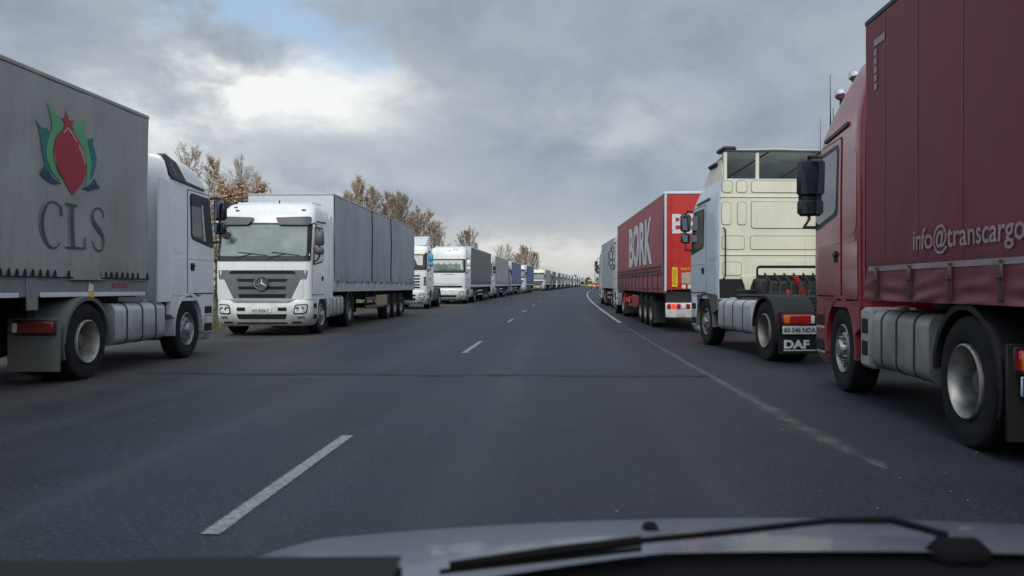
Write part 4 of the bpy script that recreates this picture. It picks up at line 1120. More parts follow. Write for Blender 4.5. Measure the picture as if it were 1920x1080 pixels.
logo_red = P('logo_red', (.36, .025, .04), .55); logo_lg = P('logo_light_green', (.10, .36, .16), .55); logo_dg = P('logo_teal', (.015, .16, .15), .55)
logo_bl = P('logo_navy', (.012, .06, .12), .55); logo_pale = P('logo_pale', (.40, .32, .33), .55); logo_ink = P('logo_ink', (.062, .070, .088), .55); logo_hl = P('logo_highlight', (.26, .28, .29), .55)
def deco_flower(ct, fx, sg, yf, ye):
    dy = 3.1 + yf - .25
    A = lambda pts: [((y + 5.0) * .96 - 5.0 + dy, (z - 3.05) * .97 + 3.05) for y, z in pts]
    red = [(-4.88, 2.48), (-4.99, 2.57), (-5.06, 2.65), (-5.18, 2.76), (-5.27, 2.87), (-5.31, 3.03), (-5.28, 3.14), (-5.22, 3.25), (-5.09, 3.35), (-5.07, 3.43), (-5.09, 3.47), (-5.17, 3.5), (-5.11, 3.5), (-5.06, 3.51), (-5.04, 3.57), (-5.05, 3.66), (-5.02, 3.59), (-4.99, 3.56), (-4.99, 3.51), (-4.94, 3.5), (-4.85, 3.52), (-4.9, 3.47), (-4.92, 3.41), (-4.85, 3.36), (-4.73, 3.26), (-4.64, 3.14), (-4.58, 3.02), (-4.58, 2.84), (-4.64, 2.7), (-4.73, 2.62), (-4.78, 2.57)]
    line = [(-5.0, 3.37), (-5.13, 3.26), (-5.22, 3.13), (-5.25, 2.98), (-5.23, 2.88), (-5.26, 2.87), (-5.28, 2.98), (-5.25, 3.12), (-5.16, 3.26), (-5.0, 3.4), (-4.88, 3.34), (-4.75, 3.23), (-4.64, 3.1), (-4.58, 2.95), (-4.61, 2.94), (-4.68, 3.08), (-4.78, 3.21), (-4.91, 3.31)]
    lg1 = [(-5.44, 3.55), (-5.33, 3.55), (-5.25, 3.52), (-5.2, 3.47), (-5.09, 3.43), (-5.1, 3.36), (-5.22, 3.26), (-5.3, 3.14), (-5.32, 3.01), (-5.28, 2.89), (-5.22, 2.77), (-5.13, 2.65), (-5.23, 2.67), (-5.33, 2.74), (-5.43, 2.87), (-5.46, 3.0), (-5.43, 3.13), (-5.37, 3.25), (-5.34, 3.36), (-5.37, 3.46)]
    lg1[0] = (-5.46, 3.64)
    lg2 = [(-4.62, 3.59), (-4.63, 3.5), (-4.64, 3.41), (-4.54, 3.27), (-4.47, 3.1), (-4.44, 2.97), (-4.47, 2.81), (-4.54, 2.67), (-4.62, 2.63), (-4.56, 2.75), (-4.56, 2.96), (-4.6, 3.08), (-4.7, 3.22), (-4.85, 3.35), (-4.88, 3.41), (-4.85, 3.47), (-4.73, 3.52)]
    dg1 = [(-5.70, 3.36), (-5.61, 3.31), (-5.53, 3.28), (-5.45, 3.3), (-5.39, 3.27), (-5.44, 3.15), (-5.47, 3.0), (-5.43, 2.87), (-5.33, 2.72), (-5.47, 2.76), (-5.51, 2.87), (-5.55, 3.03), (-5.58, 3.17), (-5.62, 3.26)]
    dg2 = [(-4.39, 3.37), (-4.38, 3.26), (-4.34, 3.17), (-4.31, 3.06), (-4.35, 2.92), (-4.41, 2.8), (-4.47, 2.75), (-4.44, 2.97), (-4.49, 3.15), (-4.56, 3.29), (-4.51, 3.32)]
    bl1 = [(-5.5, 2.79), (-5.4, 2.73), (-5.27, 2.65), (-5.11, 2.61), (-5.27, 2.58), (-5.43, 2.6), (-5.55, 2.65), (-5.6, 2.68), (-5.55, 2.73)]
    bl2 = [(-4.37, 2.78), (-4.31, 2.72), (-4.24, 2.66), (-4.39, 2.61), (-4.51, 2.58), (-4.68, 2.6), (-4.54, 2.64), (-4.45, 2.7)]
    mb = MB()
    for pts, off, mi in ((dg1, .008, 2), (dg2, .008, 2), (bl1, .0085, 3), (bl2, .0085, 3), (lg1, .0100, 1), (lg2, .0100, 1), (red, .0120, 0), (line, .0135, 4)): flat(mb, A(pts), fx, sg, off, mi)
    mb.build('flower_emblem', [logo_red, logo_lg, logo_dg, logo_bl, logo_pale], ct, smooth=0)
    # tall serif letters C L S
    def letters(ox, oz, off, mi, mb):
        n = 30; q = []
        sp = []; wd = []
        for i in range(n + 1):
            a = R(52 + (312 - 52) * i / n); sp.append((-5.31 + .25 * math.cos(a), 2.09 + .285 * math.sin(a))); wd.append(  .018 + .060 * max(0, -math.cos(a)) ** 1.4)
        q += ribbon(sp, wd); q += [((-5.155, 2.31), (-5.13, 2.36), (-5.105, 2.22), (-5.14, 2.21))]
        q += [((-4.94, 2.36), (-4.855, 2.36), (-4.855, 1.82), (-4.94, 1.82)), ((-5.03, 2.385), (-4.76, 2.385), (-4.76, 2.36), (-5.03, 2.36)), ((-5.03, 1.84), (-4.60, 1.84), (-4.60, 1.815), (-5.03, 1.815)), ((-4.66, 1.84), (-4.60, 1.84), (-4.575, 1.97), (-4.60, 1.97))]
        B = [(-4.13, 2.27), (-4.15, 2.34), (-4.22, 2.385), (-4.31, 2.385), (-4.385, 2.34), (-4.41, 2.265), (-4.385, 2.19), (-4.32, 2.13), (-4.24, 2.08), (-4.17, 2.02), (-4.135, 1.95), (-4.15, 1.875), (-4.21, 1.82), (-4.30, 1.812), (-4.38, 1.85), (-4.425, 1.93)]
        W = [.02, .02, .02, .022, .035, .05, .062, .075, .08, .07, .055, .04, .026, .022, .02, .02]
        q += ribbon(B, W)
        fine = []
        for c in q:          # long thin strokes follow the folds of the tarp in short steps
            a, b, d, e = c; k = max(1, int(max(math.dist(a, b), math.dist(e, d)) / .04)); k2 = max(1, int(max(math.dist(a, e), math.dist(b, d)) / .06))
            def pt(u, w): return tuple((a[i] * (1 - u) + b[i] * u) * (1 - w) + (e[i] * (1 - u) + d[i] * u) * w for i in (0, 1))
            for i in range(k):
                for j in range(k2): fine.append((pt(i / k, j / k2), pt((i + 1) / k, j / k2), pt((i + 1) / k, (j + 1) / k2), pt(i / k, (j + 1) / k2)))
        for c in fine: flat(mb, [((y + 4.85) * .93 - 4.85 + dy + ox, (z - 2.1) * 1.05 + 2.08 + oz) for y, z in c], fx, sg, off, mi)
    mb = MB(); letters(-.016, .014, .012, 1, mb); letters(0, 0, .014, 0, mb)
    mb.build('lettering', [logo_ink, logo_hl], ct, smooth=0)
    mb = MB(); wrap_text(mb, 's', fx, sg, -6.42 + dy, 1.83, .42, 1.0, .03, .013); mb.build('faded_lettering', P('faded_green', (.11, .23, .15), .6), ct, smooth=0)
def rail_flower(rl, sg, yf, ye):
    mb = MB(); text(mb, 'K\u00d6GEL', (sg * 1.285, yf - 1.08, 1.255), (0, 1, 0), (0, 0, 1), .105, 1.3, .01, .003); mb.build('lettering', logo_red, rl, smooth=0)
    mb = MB(); y = yf - 1.62
    mb.prism([(y - .05, 1.10), (y + .05, 1.08), (y + .06, 1.19), (y - .06, 1.2)], sg * 1.295, sg * 1.31, 0, 0); mb.prism([(y - .05, 1.205), (y + .05, 1.205), (y + .06, 1.29), (y - .03, 1.34)], sg * 1.285, sg * 1.30, 0, 1); mb.prism([(y - .01, 1.315), (y + .05, 1.30), (y + .06, 1.345), (y, 1.35)], sg * 1.286, sg * 1.303, 0, 2)
    mb.build('sticker', [yellow_m, letter_white, logo_red], rl, smooth=0)

def deco_wine(ct, fx, sg, yf, ye):
    mb = MB(); wrap_text(mb, 'info@transcargo', fx, sg, yf - 1.16, 1.585, .255, .98, .012, .014)
    mb.build('lettering', letter_pale, ct, smooth=0)
    mb = MB(); y1 = yf - .14
    n = 60
    for i in range(n):
        a = y1 - (y1 - ye - .2) * i / n; b = y1 - (y1 - ye - .2) * (i + 1) / n
        flat(mb, [(a, 1.418), (b, 1.418), (b, 1.465), (a, 1.465)], fx, sg, .006)
    mb.build('reflective_stripe', P('grey_stripe', (.30, .25, .27), .5), ct, smooth=0)
    mb = MB()
    z = 3.62; y = yf - .27
    for k in range(5): flat(mb, [(y, z - k * .085), (y - .07, z - k * .085), (y - .07, z - k * .085 - .065), (y, z - k * .085 - .065)], fx, sg, .008)
    flat(mb, [(y, 3.72), (y - .26, 3.72), (y - .26, 3.65), (y, 3.65)], fx, sg, .008)
    mb.build('corner_mark', letter_pale, ct, smooth=0)
    mb = MB()
    for yy in (yf - .50, yf - 1.22, yf - 1.98, yf - 2.85, yf - 3.7, yf - 4.6):
        for k in range(12):
            z0 = 1.5 + k * .2; flat(mb, [(yy, z0), (yy - .022, z0), (yy - .022, z0 + .2), (yy, z0 + .2)], fx, sg, .004)
    mb.build('weld_seam', P('tarp_seam', (.155, .035, .055), .45), ct, smooth=0)

def deco_bork(ct, fx, sg, yf, ye):
    mb = MB(); wrap_text(mb, 'BORK', fx, sg, yf - 4.9, 2.10, 1.95, 1.20, .04, .016)
    for (a, b) in (((yf - 7.25, 2.25), (yf - 7.85, 3.35)),): flat(mb, [(a[0], a[1]), (a[0] - .16, a[1]), (b[0] - .16, b[1]), (b[0], b[1])], fx, sg, .018)
    mb.build('lettering', letter_white, ct, smooth=0)
    mb = MB(); rnd = random.Random(8)
    for r in range(3):
        y = yf - .5
        while y > ye + .5:
            w = rnd.uniform(.10, .45); flat(mb, [(y, 1.86 - r * .11), (y - w, 1.86 - r * .11), (y - w, 1.93 - r * .11), (y, 1.93 - r * .11)], fx, sg, .012); y -= w + rnd.uniform(.04, .16)
    mb.build('small_print', P('dark_print', (.05, .022, .035), .6), ct, smooth=0)
def rear_bork(dr, ye, Z0, Z1):
    mb = MB(); text(mb, 'BE', (-1.13, ye - .052, 2.84), (1, 0, 0), (0, 0, 1), .74, 1.05, .03, .004); mb.build('lettering', letter_white, dr, smooth=0)
    mb = MB(); mb.box(-1.09, -.91, ye - .062, ye - .043, 1.30, 1.86, .01, 0); mb.box(-1.04, -.96, ye - .066, ye - .060, 1.36, 1.80, .004, 1); mb.build('marker_board', [yellow_m, P('amber_band', (.55, .33, .02), .4)], dr)
    mb = MB(); e = MB(); e.lathe_x([(0, 0), (.17, 0), (.17, .012), (0, .014)], n=24)
    mb.add([(-.62 + v[1], ye - .044 - v[0], 1.56 + v[2]) for v in e.v], e.f); mb.box(-.80, -.64, ye - .056, ye - .043, 1.41, 1.71, .004)
    mb.build('round_plate', P('beige_plate', (.40, .34, .27), .6), dr)
    mb = MB()
    for x in (-.74, -.57, -.40, -.23):
        e = MB(); e.lathe_x([(0, 0), (.062, 0), (.062, .010), (0, .012)], n=16); mb.add([(x + v[1], ye - .044 - v[0], 1.32 + v[2]) for v in e.v], e.f)
    mb.build('white_dot', letter_white, dr)
    mb = MB(); text(mb, 'bork.com', (-.82, ye - .046, 1.79), (1, 0, 0), (0, 0, 1), .12, 1.1, .008, .003); mb.build('yellow_lettering', yellow_m, dr, smooth=0)
def rail_none(*a): pass

def place(label, X, Y, deg, tst, trst=None, group=None, tilt=None, name='semi_truck', cat='truck'):
    away = math.cos(R(deg)) > 0
    r = empty(name, (X, Y, gz(Y if away is False else Y - 5)), (0, 0, 0))
    s_ = (gz(Y + 2) - gz(Y - 2)) / 4
    r.rotation_euler = (Matrix.Rotation(R(deg), 3, 'Z') @ Matrix.Rotation(s_ if away else -s_, 3, 'X')).to_euler()
    tag(r, label, cat, group)
    tractor(r, tst)
    if trst: semitrailer(r, trst)
    return r

GL = 'trucks queued along the left side'; GR = 'trucks queued along the right side'
grey_tarp = tarp('grey_tarp', (.32, .328, .31), bump=.8, bscale=1.3)
grey_tarp2 = tarp('slate_tarp', (.355, .365, .385), bump=.6, bscale=1.3)
random.seed(11)
# --- left row
place('white truck with grey tarp trailer bearing a red flower emblem above three letters', -7.80, 15.40, 2.6,
      dict(style='low', wb=3.4, mirror_x=1.33, paint=white, roof='dark_end', fairing=3.05, fairing_paint=white, deflector=True, visor=True, tank_mat=alu, mudguard_mat=P('dusty_grey_mudguard', (.12, .125, .12), .6, dirt=.5), flap_same=True, lamp_mat=red_dull,
           plate=None, rim=P('pale_rim', (.36, .34, .30), .5, metal=.3, var=.3, scale=9), steer_rim=steel_grey, antennas=[((.95, -.55, 3.0), .25, -.05)]),
      dict(tarp=grey_tarp, yaw=-3.2, dx=-.12, seed=3, front=1.48, crease=.030, res=520, straps='lace', curtain_bottom=1.36, white_strip=True, rail_paint=P('grey_dropside', (.20, .215, .225), .5, dirt=.3), near_side=1, deco=deco_flower, rail_deco=rail_flower,
           roof_mat=grey_tarp, rail_mat=grey_tarp, back=grey_tarp), GL)
def _rope(ct, fx, sg, y):
    mb = MB(); mb.tube([(fx(y + .03 * math.sin(k), 1.45 + k * .25) + sg * .012, y + .03 * math.sin(k * .8), 1.45 + k * .25) for k in range(11)], .022, 6); mb.build('curtain_rope', dark_gap, ct)
star = place('white truck facing the camera, three-pointed star on its grille, grey curtain trailer', -7.45, 20.2, 183.0,
      dict(style='tall', paint=white, visor='split', roof='slab', fairing=3.6, front_mirror=True, mirror_paint=grey_pl, plate='AH 4356-7', roof_marks=[(-.95, 3.62), (.86, 3.70), (.78, 3.60)], steer_rim=steel_grey, fairing_paint=white,
           antennas=[((.9, -1.2, 3.8), .5, .05), ((-.2, -.9, 3.86), .12, .0)], steer=-3),
      dict(tarp=grey_tarp2, yaw=-3.0, dx=-.06, seed=5, crease=.022, res=420, straps=1.0, strap_mat=white_grey, strap_top=.10, curtain_bottom=1.42, frame=white_grey, rail_paint=P('light_grey_rail', (.46, .47, .48), .5, dirt=.4), near_side=-1,
           deco=lambda ct, fx, sg, yf, ye: (_rope(ct, fx, sg, yf - 4.9), _rope(ct, fx, sg, yf - 8.2)), board=wood_m, guard_mat=grey_pl, rail_mat=P('roof_rail_grey', (.33, .33, .33), .5, dirt=.3, dz=(4.2, 3.5))), GL)
lower_cab(star, .905)
place('white tractor unit without a trailer and with pale blue mirrors, behind the grey curtain trailer', -7.95, 42.6, 180.3,
      dict(style='space', paint=white, roof='fin', visor=True, visor_mat=cream, curtain='side', glass=glass_dark, mirror_paint=P('blue_mirror_cover', (.05, .30, .50), .35), plate=None, tank_mat=grey_pl, fairing=3.0, roof_paint=white_grey), None, GL, name='tractor_unit')
place('white truck with green windscreen and scalloped cab curtain, hauling a dark grey trailer', -7.05, 53.5, 178.4,
      dict(style='sharp', paint=white, glass=glass_green, curtain='scallop', fairing=3.6, roof='slab', plate=None, mirror_paint=white, roof_marks=[(-.15, 3.6), (-.45, 3.7), (-.62, 3.7)]),
      dict(tarp=tarp('dark_grey_tarp', (.15, .155, .16)), yaw=0, seed=7, near_side=-1, straps=1.2), GL)
blue1 = tarp('blue_tarp', (.12, .165, .31)); blue2 = tarp('deep_blue_tarp', (.085, .145, .31)); silver = tarp('silver_tarp', (.40, .385, .375)); brown = tarp('brown_grey_tarp', (.20, .17, .14)); pale = tarp('pale_tarp', (.36, .37, .38)); mid = tarp('mid_grey_tarp', (.21, .22, .235)); white_t = tarp('white_tarp', (.50, .50, .49))

def left_truck(label, Y, rel, style, pt, tp, group=GL, **k):
    s_ = slope(Y + 8); X = shift(Y + 8) - 8 * s_ + rel
    far = Y > 120
    return place(label, X, Y, 180 - math.degrees(math.atan(s_)), dict(style=style, paint=pt, far=far, plate=None, visor=k.get('visor', True), fairing=3.0 if style == 'low' else 3.5, roof=k.get('roof')),
                 dict(tarp=tp, seed=int(Y), near_side=-1, far=far, straps=1.4, inner=k.get('inner', tp)), group)
left_truck('white truck hauling a silver grey trailer, third trailer along the left row', 71.8, -7.75, 'tall', white, silver)
left_truck('truck with a faded blue trailer standing behind the silver grey one', 91, -7.9, 'low', blue_p, blue1)
left_truck('white truck hauling the deeper blue trailer with a white cab edge', 110.0, -7.6, 'tall', white, blue2)
left_truck('white truck with dark visor seen almost head-on beyond the blue trailers', 147, -7.3, 'tall', cream, pale, roof='slab')
left_truck('truck with a brown grey trailer and dark cab behind the head-on white truck', 169, -7.5, 'low', P('dark_cab_paint', (.04, .04, .045), .4), brown)
left_truck('small white truck hauling a mid grey trailer past the brown one', 189, -7.5, 'low', white, mid)
left_truck('distant truck with a pale grey trailer beyond the mid grey one', 208, -7.5, 'low', white_grey, pale)
left_truck('distant truck with a white trailer near the dark gap of the far row', 228, -7.5, 'tall', white, white_t)
left_truck('distant cream truck at the end of the clearly seen left row', 248, -7.5, 'low', cream, white_t)
GF = 'tiny far-off trucks at the end of the left row'
for i, (Y, tp) in enumerate(((268, mid), (300, white_t), (322, blue1), (350, white_t), (376, pale), (402, brown), (430, white_t), (460, mid))):
    left_truck('tiny far-off parked truck where the left row meets the horizon', Y, -7.4, 'low', white_grey if i % 2 else white, tp, GF)

# --- right row
wine_t = tarp('wine_tarp', (.175, .030, .047), var=.10, dirt=.25)
place('dark red truck with wine red tarp trailer showing a pale e-mail address', 4.816, 11.19, -4.2,
      dict(style='red', wb=3.45, paint=wine, fairing=None, tank=(-2.56, -4.10), mudguard_mat=P('clean_black_plastic', (.012, .012, .013), .6, spec=.3), flap_same=True, visor=True, rear=False, step_box=True, tank_mat=P('dusty_tank', (.42, .42, .40), .5, metal=.2, dirt=.7, dz=(1.2, .3)), rear_plate=dict(text='K', eu=True, x=-.88, size=.12), plate=None, arch_paint=wine, beacons=[(-.92, -.95, 3.93, .085), (-1.03, -.72, 3.76, .085)],
           antennas=[((-1.08, -.42, 3.25), .85, .02), ((-1.04, -.40, 3.25), .40, .0)], rim=P('worn_chrome_rim', (.62, .61, .58), .28, metal=.9, var=.3, scale=10, dirt=.5, dz=(.9, .1)), mirror_y=-.10, mirror_size=1.3, mirror_glass=P('dark_mirror_glass', (.055, .065, .085), .08, metal=.6)),
      dict(tarp=wine_t, yaw=3.9, seed=9, near_side=-1, straps=.74, strap_mat=P('wine_strap', (.06, .02, .028), .6), strap_top=.33, buckle_mat=P('wine_buckle', (.085, .05, .055), .5), strap_drop=-.03, curtain_bottom=1.125, skirt=.74, crease=.011, res=420, deco=deco_wine, rail_paint=wine_t, rail_mat=black_pl, frame=wine_t, guard_end=-4.5), GR)
place('white and cream tractor unit without a trailer, white letters on its black mudflap', 4.457, 19.24, 4.8,
      dict(style='space', mirror_x=1.34, mudguard_mat=P('clean_black_plastic', (.012, .012, .013), .6, spec=.3), flap_same=True, paint=cream, shell_paint=P('pale_blue_side', (.48, .56, .60), .35, var=.06, dirt=.5, dz=(1.35, .1), coat=.2, streak=.15), side_paint=P('pale_blue_side', (.48, .56, .60), .35, var=.06, dirt=.5, dz=(1.35, .1), coat=.2, streak=.15), cab_back=-2.42, wb=3.75, roof='open', rear=True, hoses=True, flap_text='DAF', rear_plate=dict(text='60 546 NDA', x=-.90, sx=.92, size=.108),
           arch_paint=grey_pl, roof_paint=cream, visor=True, plate=None, bumper_paint=white, mirror_paint=black_pl, lamp_mat=None, tank_mat=P('grey_tank', (.40, .41, .43), .5, var=.1, dirt=.5, dz=(1.1, .3)), antennas=[((.92, -2.40, 2.9), 1.9, .0)]), None, GR, name='tractor_unit')
red_t = P('red_door_paint', (.50, .030, .022), .4, var=.06, dirt=.25, dz=(1.6, .8), streak=.2)
bork_t = tarp('mauve_tarp', (.38, .095, .11))
place('red curtain trailer truck with large white letters, bright red rear door, lit tail lamps', 4.19, 39.2, .9,
      dict(style='tall', mirror_x=1.33, paint=white, plate=None, fairing=3.4, roof='slab', lamps_lit=True, mudguard_mat=P('red_panel', (.26, .02, .03), .5)),
      dict(tarp=bork_t, back=red_t, bar_mat=red_t, seed=13, near_side=-1, deco=deco_bork, rear_deco=rear_bork, bumper_panel=white, straps=1.1, strap_top=.5, curtain_bottom=1.26, rail_paint=bork_t, frame=white_grey, lit_mat=red_lit, guard=True, guard_end=-5.4, board=P('red_box', (.30, .03, .035), .5), guard_mat=P('red_box', (.30, .03, .035), .5)), GR)
place('pale grey box truck standing in front of the red lettered trailer', 4.55, 56.6, 1.0,
      dict(style='tall', paint=white, plate=None, fairing=3.4), dict(tarp=P('pale_grey_box', (.42, .45, .46), .5, var=.07, streak=.2), len=11.0, axles=(-5.2, -6.5), seed=15, near_side=-1, straps=0, frame=white_grey), GR)
place('pale tractor unit half hidden ahead of the grey box truck', 5.35, 69.0, -1.0, dict(style='low', paint=white_grey, plate=None, fairing=2.8), None, GR, name='tractor_unit')

# ------------------------------------------------------------------ small traffic at the vanishing point
def small_vehicle(label, cat, name, X, Y, deg, prof, w, body, lit):
    r = empty(name, (X, Y, gz(Y) + .01), (0, 0, R(deg))); tag(r, label, cat)
    mb = MB(); n = len(prof); P_ = []
    cz = sum(p[1] for p in prof) / n; top = max(p[1] for p in prof)
    for sx in (-1, 1):
        for k in (0, 1):
            for y, z in prof: 
                tw = (w - (max(0, z - .95) / (top - .95)) * .14); P_.append((sx * (tw - (0 if k == 0 else .07)), y * (1 if k == 0 else 1.0), z if k == 0 else z + (.03 if z > cz else 0)))
    L0, L1, R0, R1 = 0, n, 2 * n, 3 * n; fs = []
    for i in range(n):
        j = (i + 1) % n; fs += [(L0 + i, L0 + j, L1 + j, L1 + i), (L1 + i, L1 + j, R1 + j, R1 + i), (R1 + i, R1 + j, R0 + j, R0 + i)]
    fs += [tuple(range(n)), tuple(range(R0, R0 + n))]
    mb.add(P_, fs); mb.build('body', body, r, smooth=35)
    yr = min(p[0] for p in prof)
    mb = MB(); mb.box(-w + .18, w - .18, yr - .02, yr + .35, 1.0, top - .14, .03); mb.build('rear_window', glass_s, r)
    for sx in (-1, 1):
        mb = MB(); mb.box(sx * (w - .05), sx * (w - .24), yr - .04, yr + .1, .72, .98, .02); mb.build('tail_lamp', red_lit if lit else red_lens, r)
        for y in (yr + .8, yr + 3.4):
            mb = MB(); mb.lathe_x([(0, -.1), (.26, -.1), (.32, -.07), (.32, .07), (.26, .1), (0, .1)], cen=(sx * (w - .08), y, .32), n=20); mb.build('wheel', rubber, r)
    mb = MB(); mb.box(-.26, .26, yr - .03, yr + .05, .52, .63, .004); mb.build('licence_plate', plate_m, r)
hatch = [(-4.1, .28), (-4.15, .6), (-4.1, .95), (-3.75, 1.42), (-3.0, 1.5), (-2.0, 1.46), (-1.2, .98), (-.1, .82), (0, .55), (-.05, .25)]
van = [(-4.9, .32), (-4.95, .9), (-4.9, 2.1), (-4.6, 2.3), (-1.8, 2.3), (-1.2, 2.1), (-.7, 1.3), (0, 1.05), (.05, .6), (0, .3)]
small_vehicle('small red car with lit tail lamps far down the road on the right', 'car', 'car', 10.55, 198, -3.7, hatch, .86, P('red_car_paint', (.42, .03, .02), .3, coat=.5), True)
small_vehicle('lime yellow van at the vanishing point of the road', 'van', 'van', 14.0, 292, -3.7, van, .98, P('lime_paint', (.62, .62, .06), .4), False)
small_vehicle('cream van beside the lime yellow van far down the road', 'van', 'van', 12.2, 318, -3.7, van, .98, cream, False)

# ------------------------------------------------------------------ trees
bark = P('bark', (.11, .098, .085), .9, var=.3, scale=9, bump=.5, bscale=20)
birch_bark = P('birch_bark', (.30, .28, .26), .85, var=.35, scale=7, stretch=(1, 1, 4))
twig_m = P('twig_bark', (.30, .25, .215), .9, var=.3, scale=5)
leaf_brown = P('autumn_leaf_brown', (.40, .295, .215), .8, var=.35, scale=1.5); leaf_tan = P('autumn_leaf_tan', (.52, .41, .29), .8, var=.3, scale=1.5); leaf_rust = P('autumn_leaf_rust', (.40, .25, .14), .8, var=.3, scale=1.5)
needle = P('spruce_needle', (.030, .046, .032), .85, var=.4, scale=2.0)

def deciduous(h, spread, leaves, leaf_size, seed, up=.8, twigs=5, start=.18, mains=26):
    rnd = random.Random(seed); tr = MB(); tw = MB()
    lean = (rnd.uniform(-.04, .04) * h, rnd.uniform(-.04, .04) * h)
    path = [(lean[0] * t * t + .012 * h * math.sin(3 * t + seed), lean[1] * t * t + .012 * h * math.cos(2.4 * t + seed), h * t) for t in [i / 9 for i in range(10)]]
    r0 = h * .0125
    tr.tube(path, [r0 * (1 - .93 * i / 9) for i in range(10)], 7)
    def at(t):
        t = t * 9; i = min(8, int(t)); f = t - i; a, b = path[i], path[i + 1]; return Vector([a[k] + (b[k] - a[k]) * f for k in range(3)])
    tips = []
    for m in range(mains):
        t = start + (1 - start) * ((m + rnd.random()) / mains) ** .9 * .97
        p = at(t); a = m * 2.4 + rnd.uniform(-.5, .5)
        prof = math.sin(min(1, (1 - t) / (1 - start) * 1.05 + .12) * math.pi * .62)
        L = spread * h * prof * rnd.uniform(.75, 1.2) + .03 * h
        d = Vector((math.cos(a), math.sin(a), up * rnd.uniform(.8, 1.5))).normalized()
        pts = [p]; q = p.copy()
        for k in range(4):
            d = (d + Vector((rnd.uniform(-.12, .12), rnd.uniform(-.12, .12), .16))).normalized(); q = q + d * L / 4; pts.append(q.copy())
        rb = r0 * (1 - .9 * t) * .45 + .006
        tr.tube(pts, [rb * (1 - .8 * k / 4) for k in range(5)], 5, 0, False)
        for s_ in range(7):
            f = .22 + .76 * (s_ + rnd.random() * .6) / 7; i = min(3, int(f * 4)); pp = pts[i].lerp(pts[i + 1], f * 4 - i)
            dd = (d + Vector((rnd.uniform(-1, 1), rnd.uniform(-1, 1), rnd.uniform(-.1, .8))) * .8).normalized(); l2 = L * .36 * rnd.uniform(.6, 1.2)
            pe = pp + dd * l2; pm = pp.lerp(pe, .5) + Vector((0, 0, .03 * l2)); tw.tube([pp, pm, pe], [.0075 * h ** .5 * .55, .010, .006], 3, 0, False)
            for k in range(twigs):
                f2 = rnd.uniform(.2, 1); b = pp.lerp(pe, f2); d3 = (dd + Vector((rnd.uniform(-1, 1), rnd.uniform(-1, 1), rnd.uniform(-.3, .9))) * .9).normalized(); l3 = rnd.uniform(.25, .7) * max(.5, l2 * .6)
                e = b + d3 * l3; tw.tube([b, e], [.007, .004], 3, 0, False); tips.append((b, e))
    for k in range(leaves):
        b, e = rnd.choice(tips); p = b.lerp(e, rnd.random()) + Vector((rnd.gauss(0, .08), rnd.gauss(0, .08), rnd.gauss(0, .08)))
        u = Vector((rnd.gauss(0, 1), rnd.gauss(0, 1), rnd.gauss(0, 1))).normalized(); v = u.orthogonal().normalized(); s = leaf_size * rnd.uniform(.6, 1.3)
        tw.add([p - u * s, p + v * s * .6, p + u * s, p - v * s * .6], [(0, 1, 2, 3)], 1 + (rnd.random() < .35))
    return tr, tw
def spruce(h, seed):
    rnd = random.Random(seed); tr = MB(); tw = MB(); tr.tube([(0, 0, 0), (0, 0, h)], [h * .014, .02], 6)
    lv = int(h * 3.2)
    for i in range(lv):
        z = h * (.10 + .88 * i / lv); rr = (h - z) * .24 + .10; k = 7 + int(rr * 3)
        for j in range(k):
            a = 2 * math.pi * (j + rnd.random()) / k; L = rr * rnd.uniform(.65, 1.2); d = Vector((math.cos(a), math.sin(a), 0)); e = Vector((0, 0, z)) + d * L + Vector((0, 0, .12 * L))
            tw.tube([(0, 0, z), e], [.012, .006], 3, 0, False)
            for s_ in range(int(10 + L * 16)):
                f = rnd.uniform(.12, 1.05); p = Vector((0, 0, z)).lerp(e, f) + Vector((rnd.gauss(0, .09), rnd.gauss(0, .09), rnd.gauss(-.06, .06))); u = (d + Vector((rnd.gauss(0, .5), rnd.gauss(0, .5), rnd.gauss(.1, .4)))).normalized(); v = u.orthogonal().normalized()
                tw.add([p - u * .09, p + v * .028, p + u * .09, p - v * .028], [(0, 1, 2, 3)], 1)
    return tr, tw
PROTO = {}
def proto(key, fn, mats, bk):
    tr, tw = fn(); a = tr.build('trunk', bk, smooth=60); b = tw.build('crown', mats, smooth=0)
    PROTO[key] = (a.data, b.data); bpy.data.objects.remove(a); bpy.data.objects.remove(b)
proto('birch_bare', lambda: deciduous(10, .18, 2600, .04, 1, 1.5, 9), [twig_m, leaf_tan, leaf_brown], birch_bark)
proto('birch_leafy', lambda: deciduous(10, .19, 6500, .06, 2, 1.3, 8), [twig_m, leaf_tan, leaf_rust], birch_bark)
proto('bare', lambda: deciduous(10, .30, 1200, .045, 3, 1.1, 9, .15, 34), [twig_m, leaf_brown, leaf_brown], bark)
proto('brown', lambda: deciduous(10, .23, 7600, .060, 4, 1.4, 9, .12, 36), [twig_m, leaf_brown, leaf_tan], bark)
proto('brown2', lambda: deciduous(10, .22, 6500, .060, 5, 1.6, 9, .10, 36), [twig_m, leaf_brown, leaf_tan], bark)
proto('round', lambda: deciduous(10, .38, 9000, .08, 6, .8, 9, .10, 36), [twig_m, leaf_brown, leaf_brown], bark)
proto('tan', lambda: deciduous(10, .36, 9000, .085, 7, .8, 9, .10, 36), [twig_m, leaf_tan, leaf_brown], bark)
proto('shrub', lambda: deciduous(4, .48, 9000, .06, 8, .9, 7, .05, 28), [twig_m, leaf_rust, leaf_brown], bark)
proto('shrub2', lambda: deciduous(4, .48, 6000, .055, 9, 1.1, 8, .05, 28), [twig_m, leaf_brown, leaf_tan], bark)
proto('spruce', lambda: spruce(7, 10), [twig_m, needle], bark)
HB = dict(birch_bare=10, birch_leafy=10, bare=10, brown=10, brown2=10, round=10, tan=10, shrub=4, shrub2=4, spruce=7)
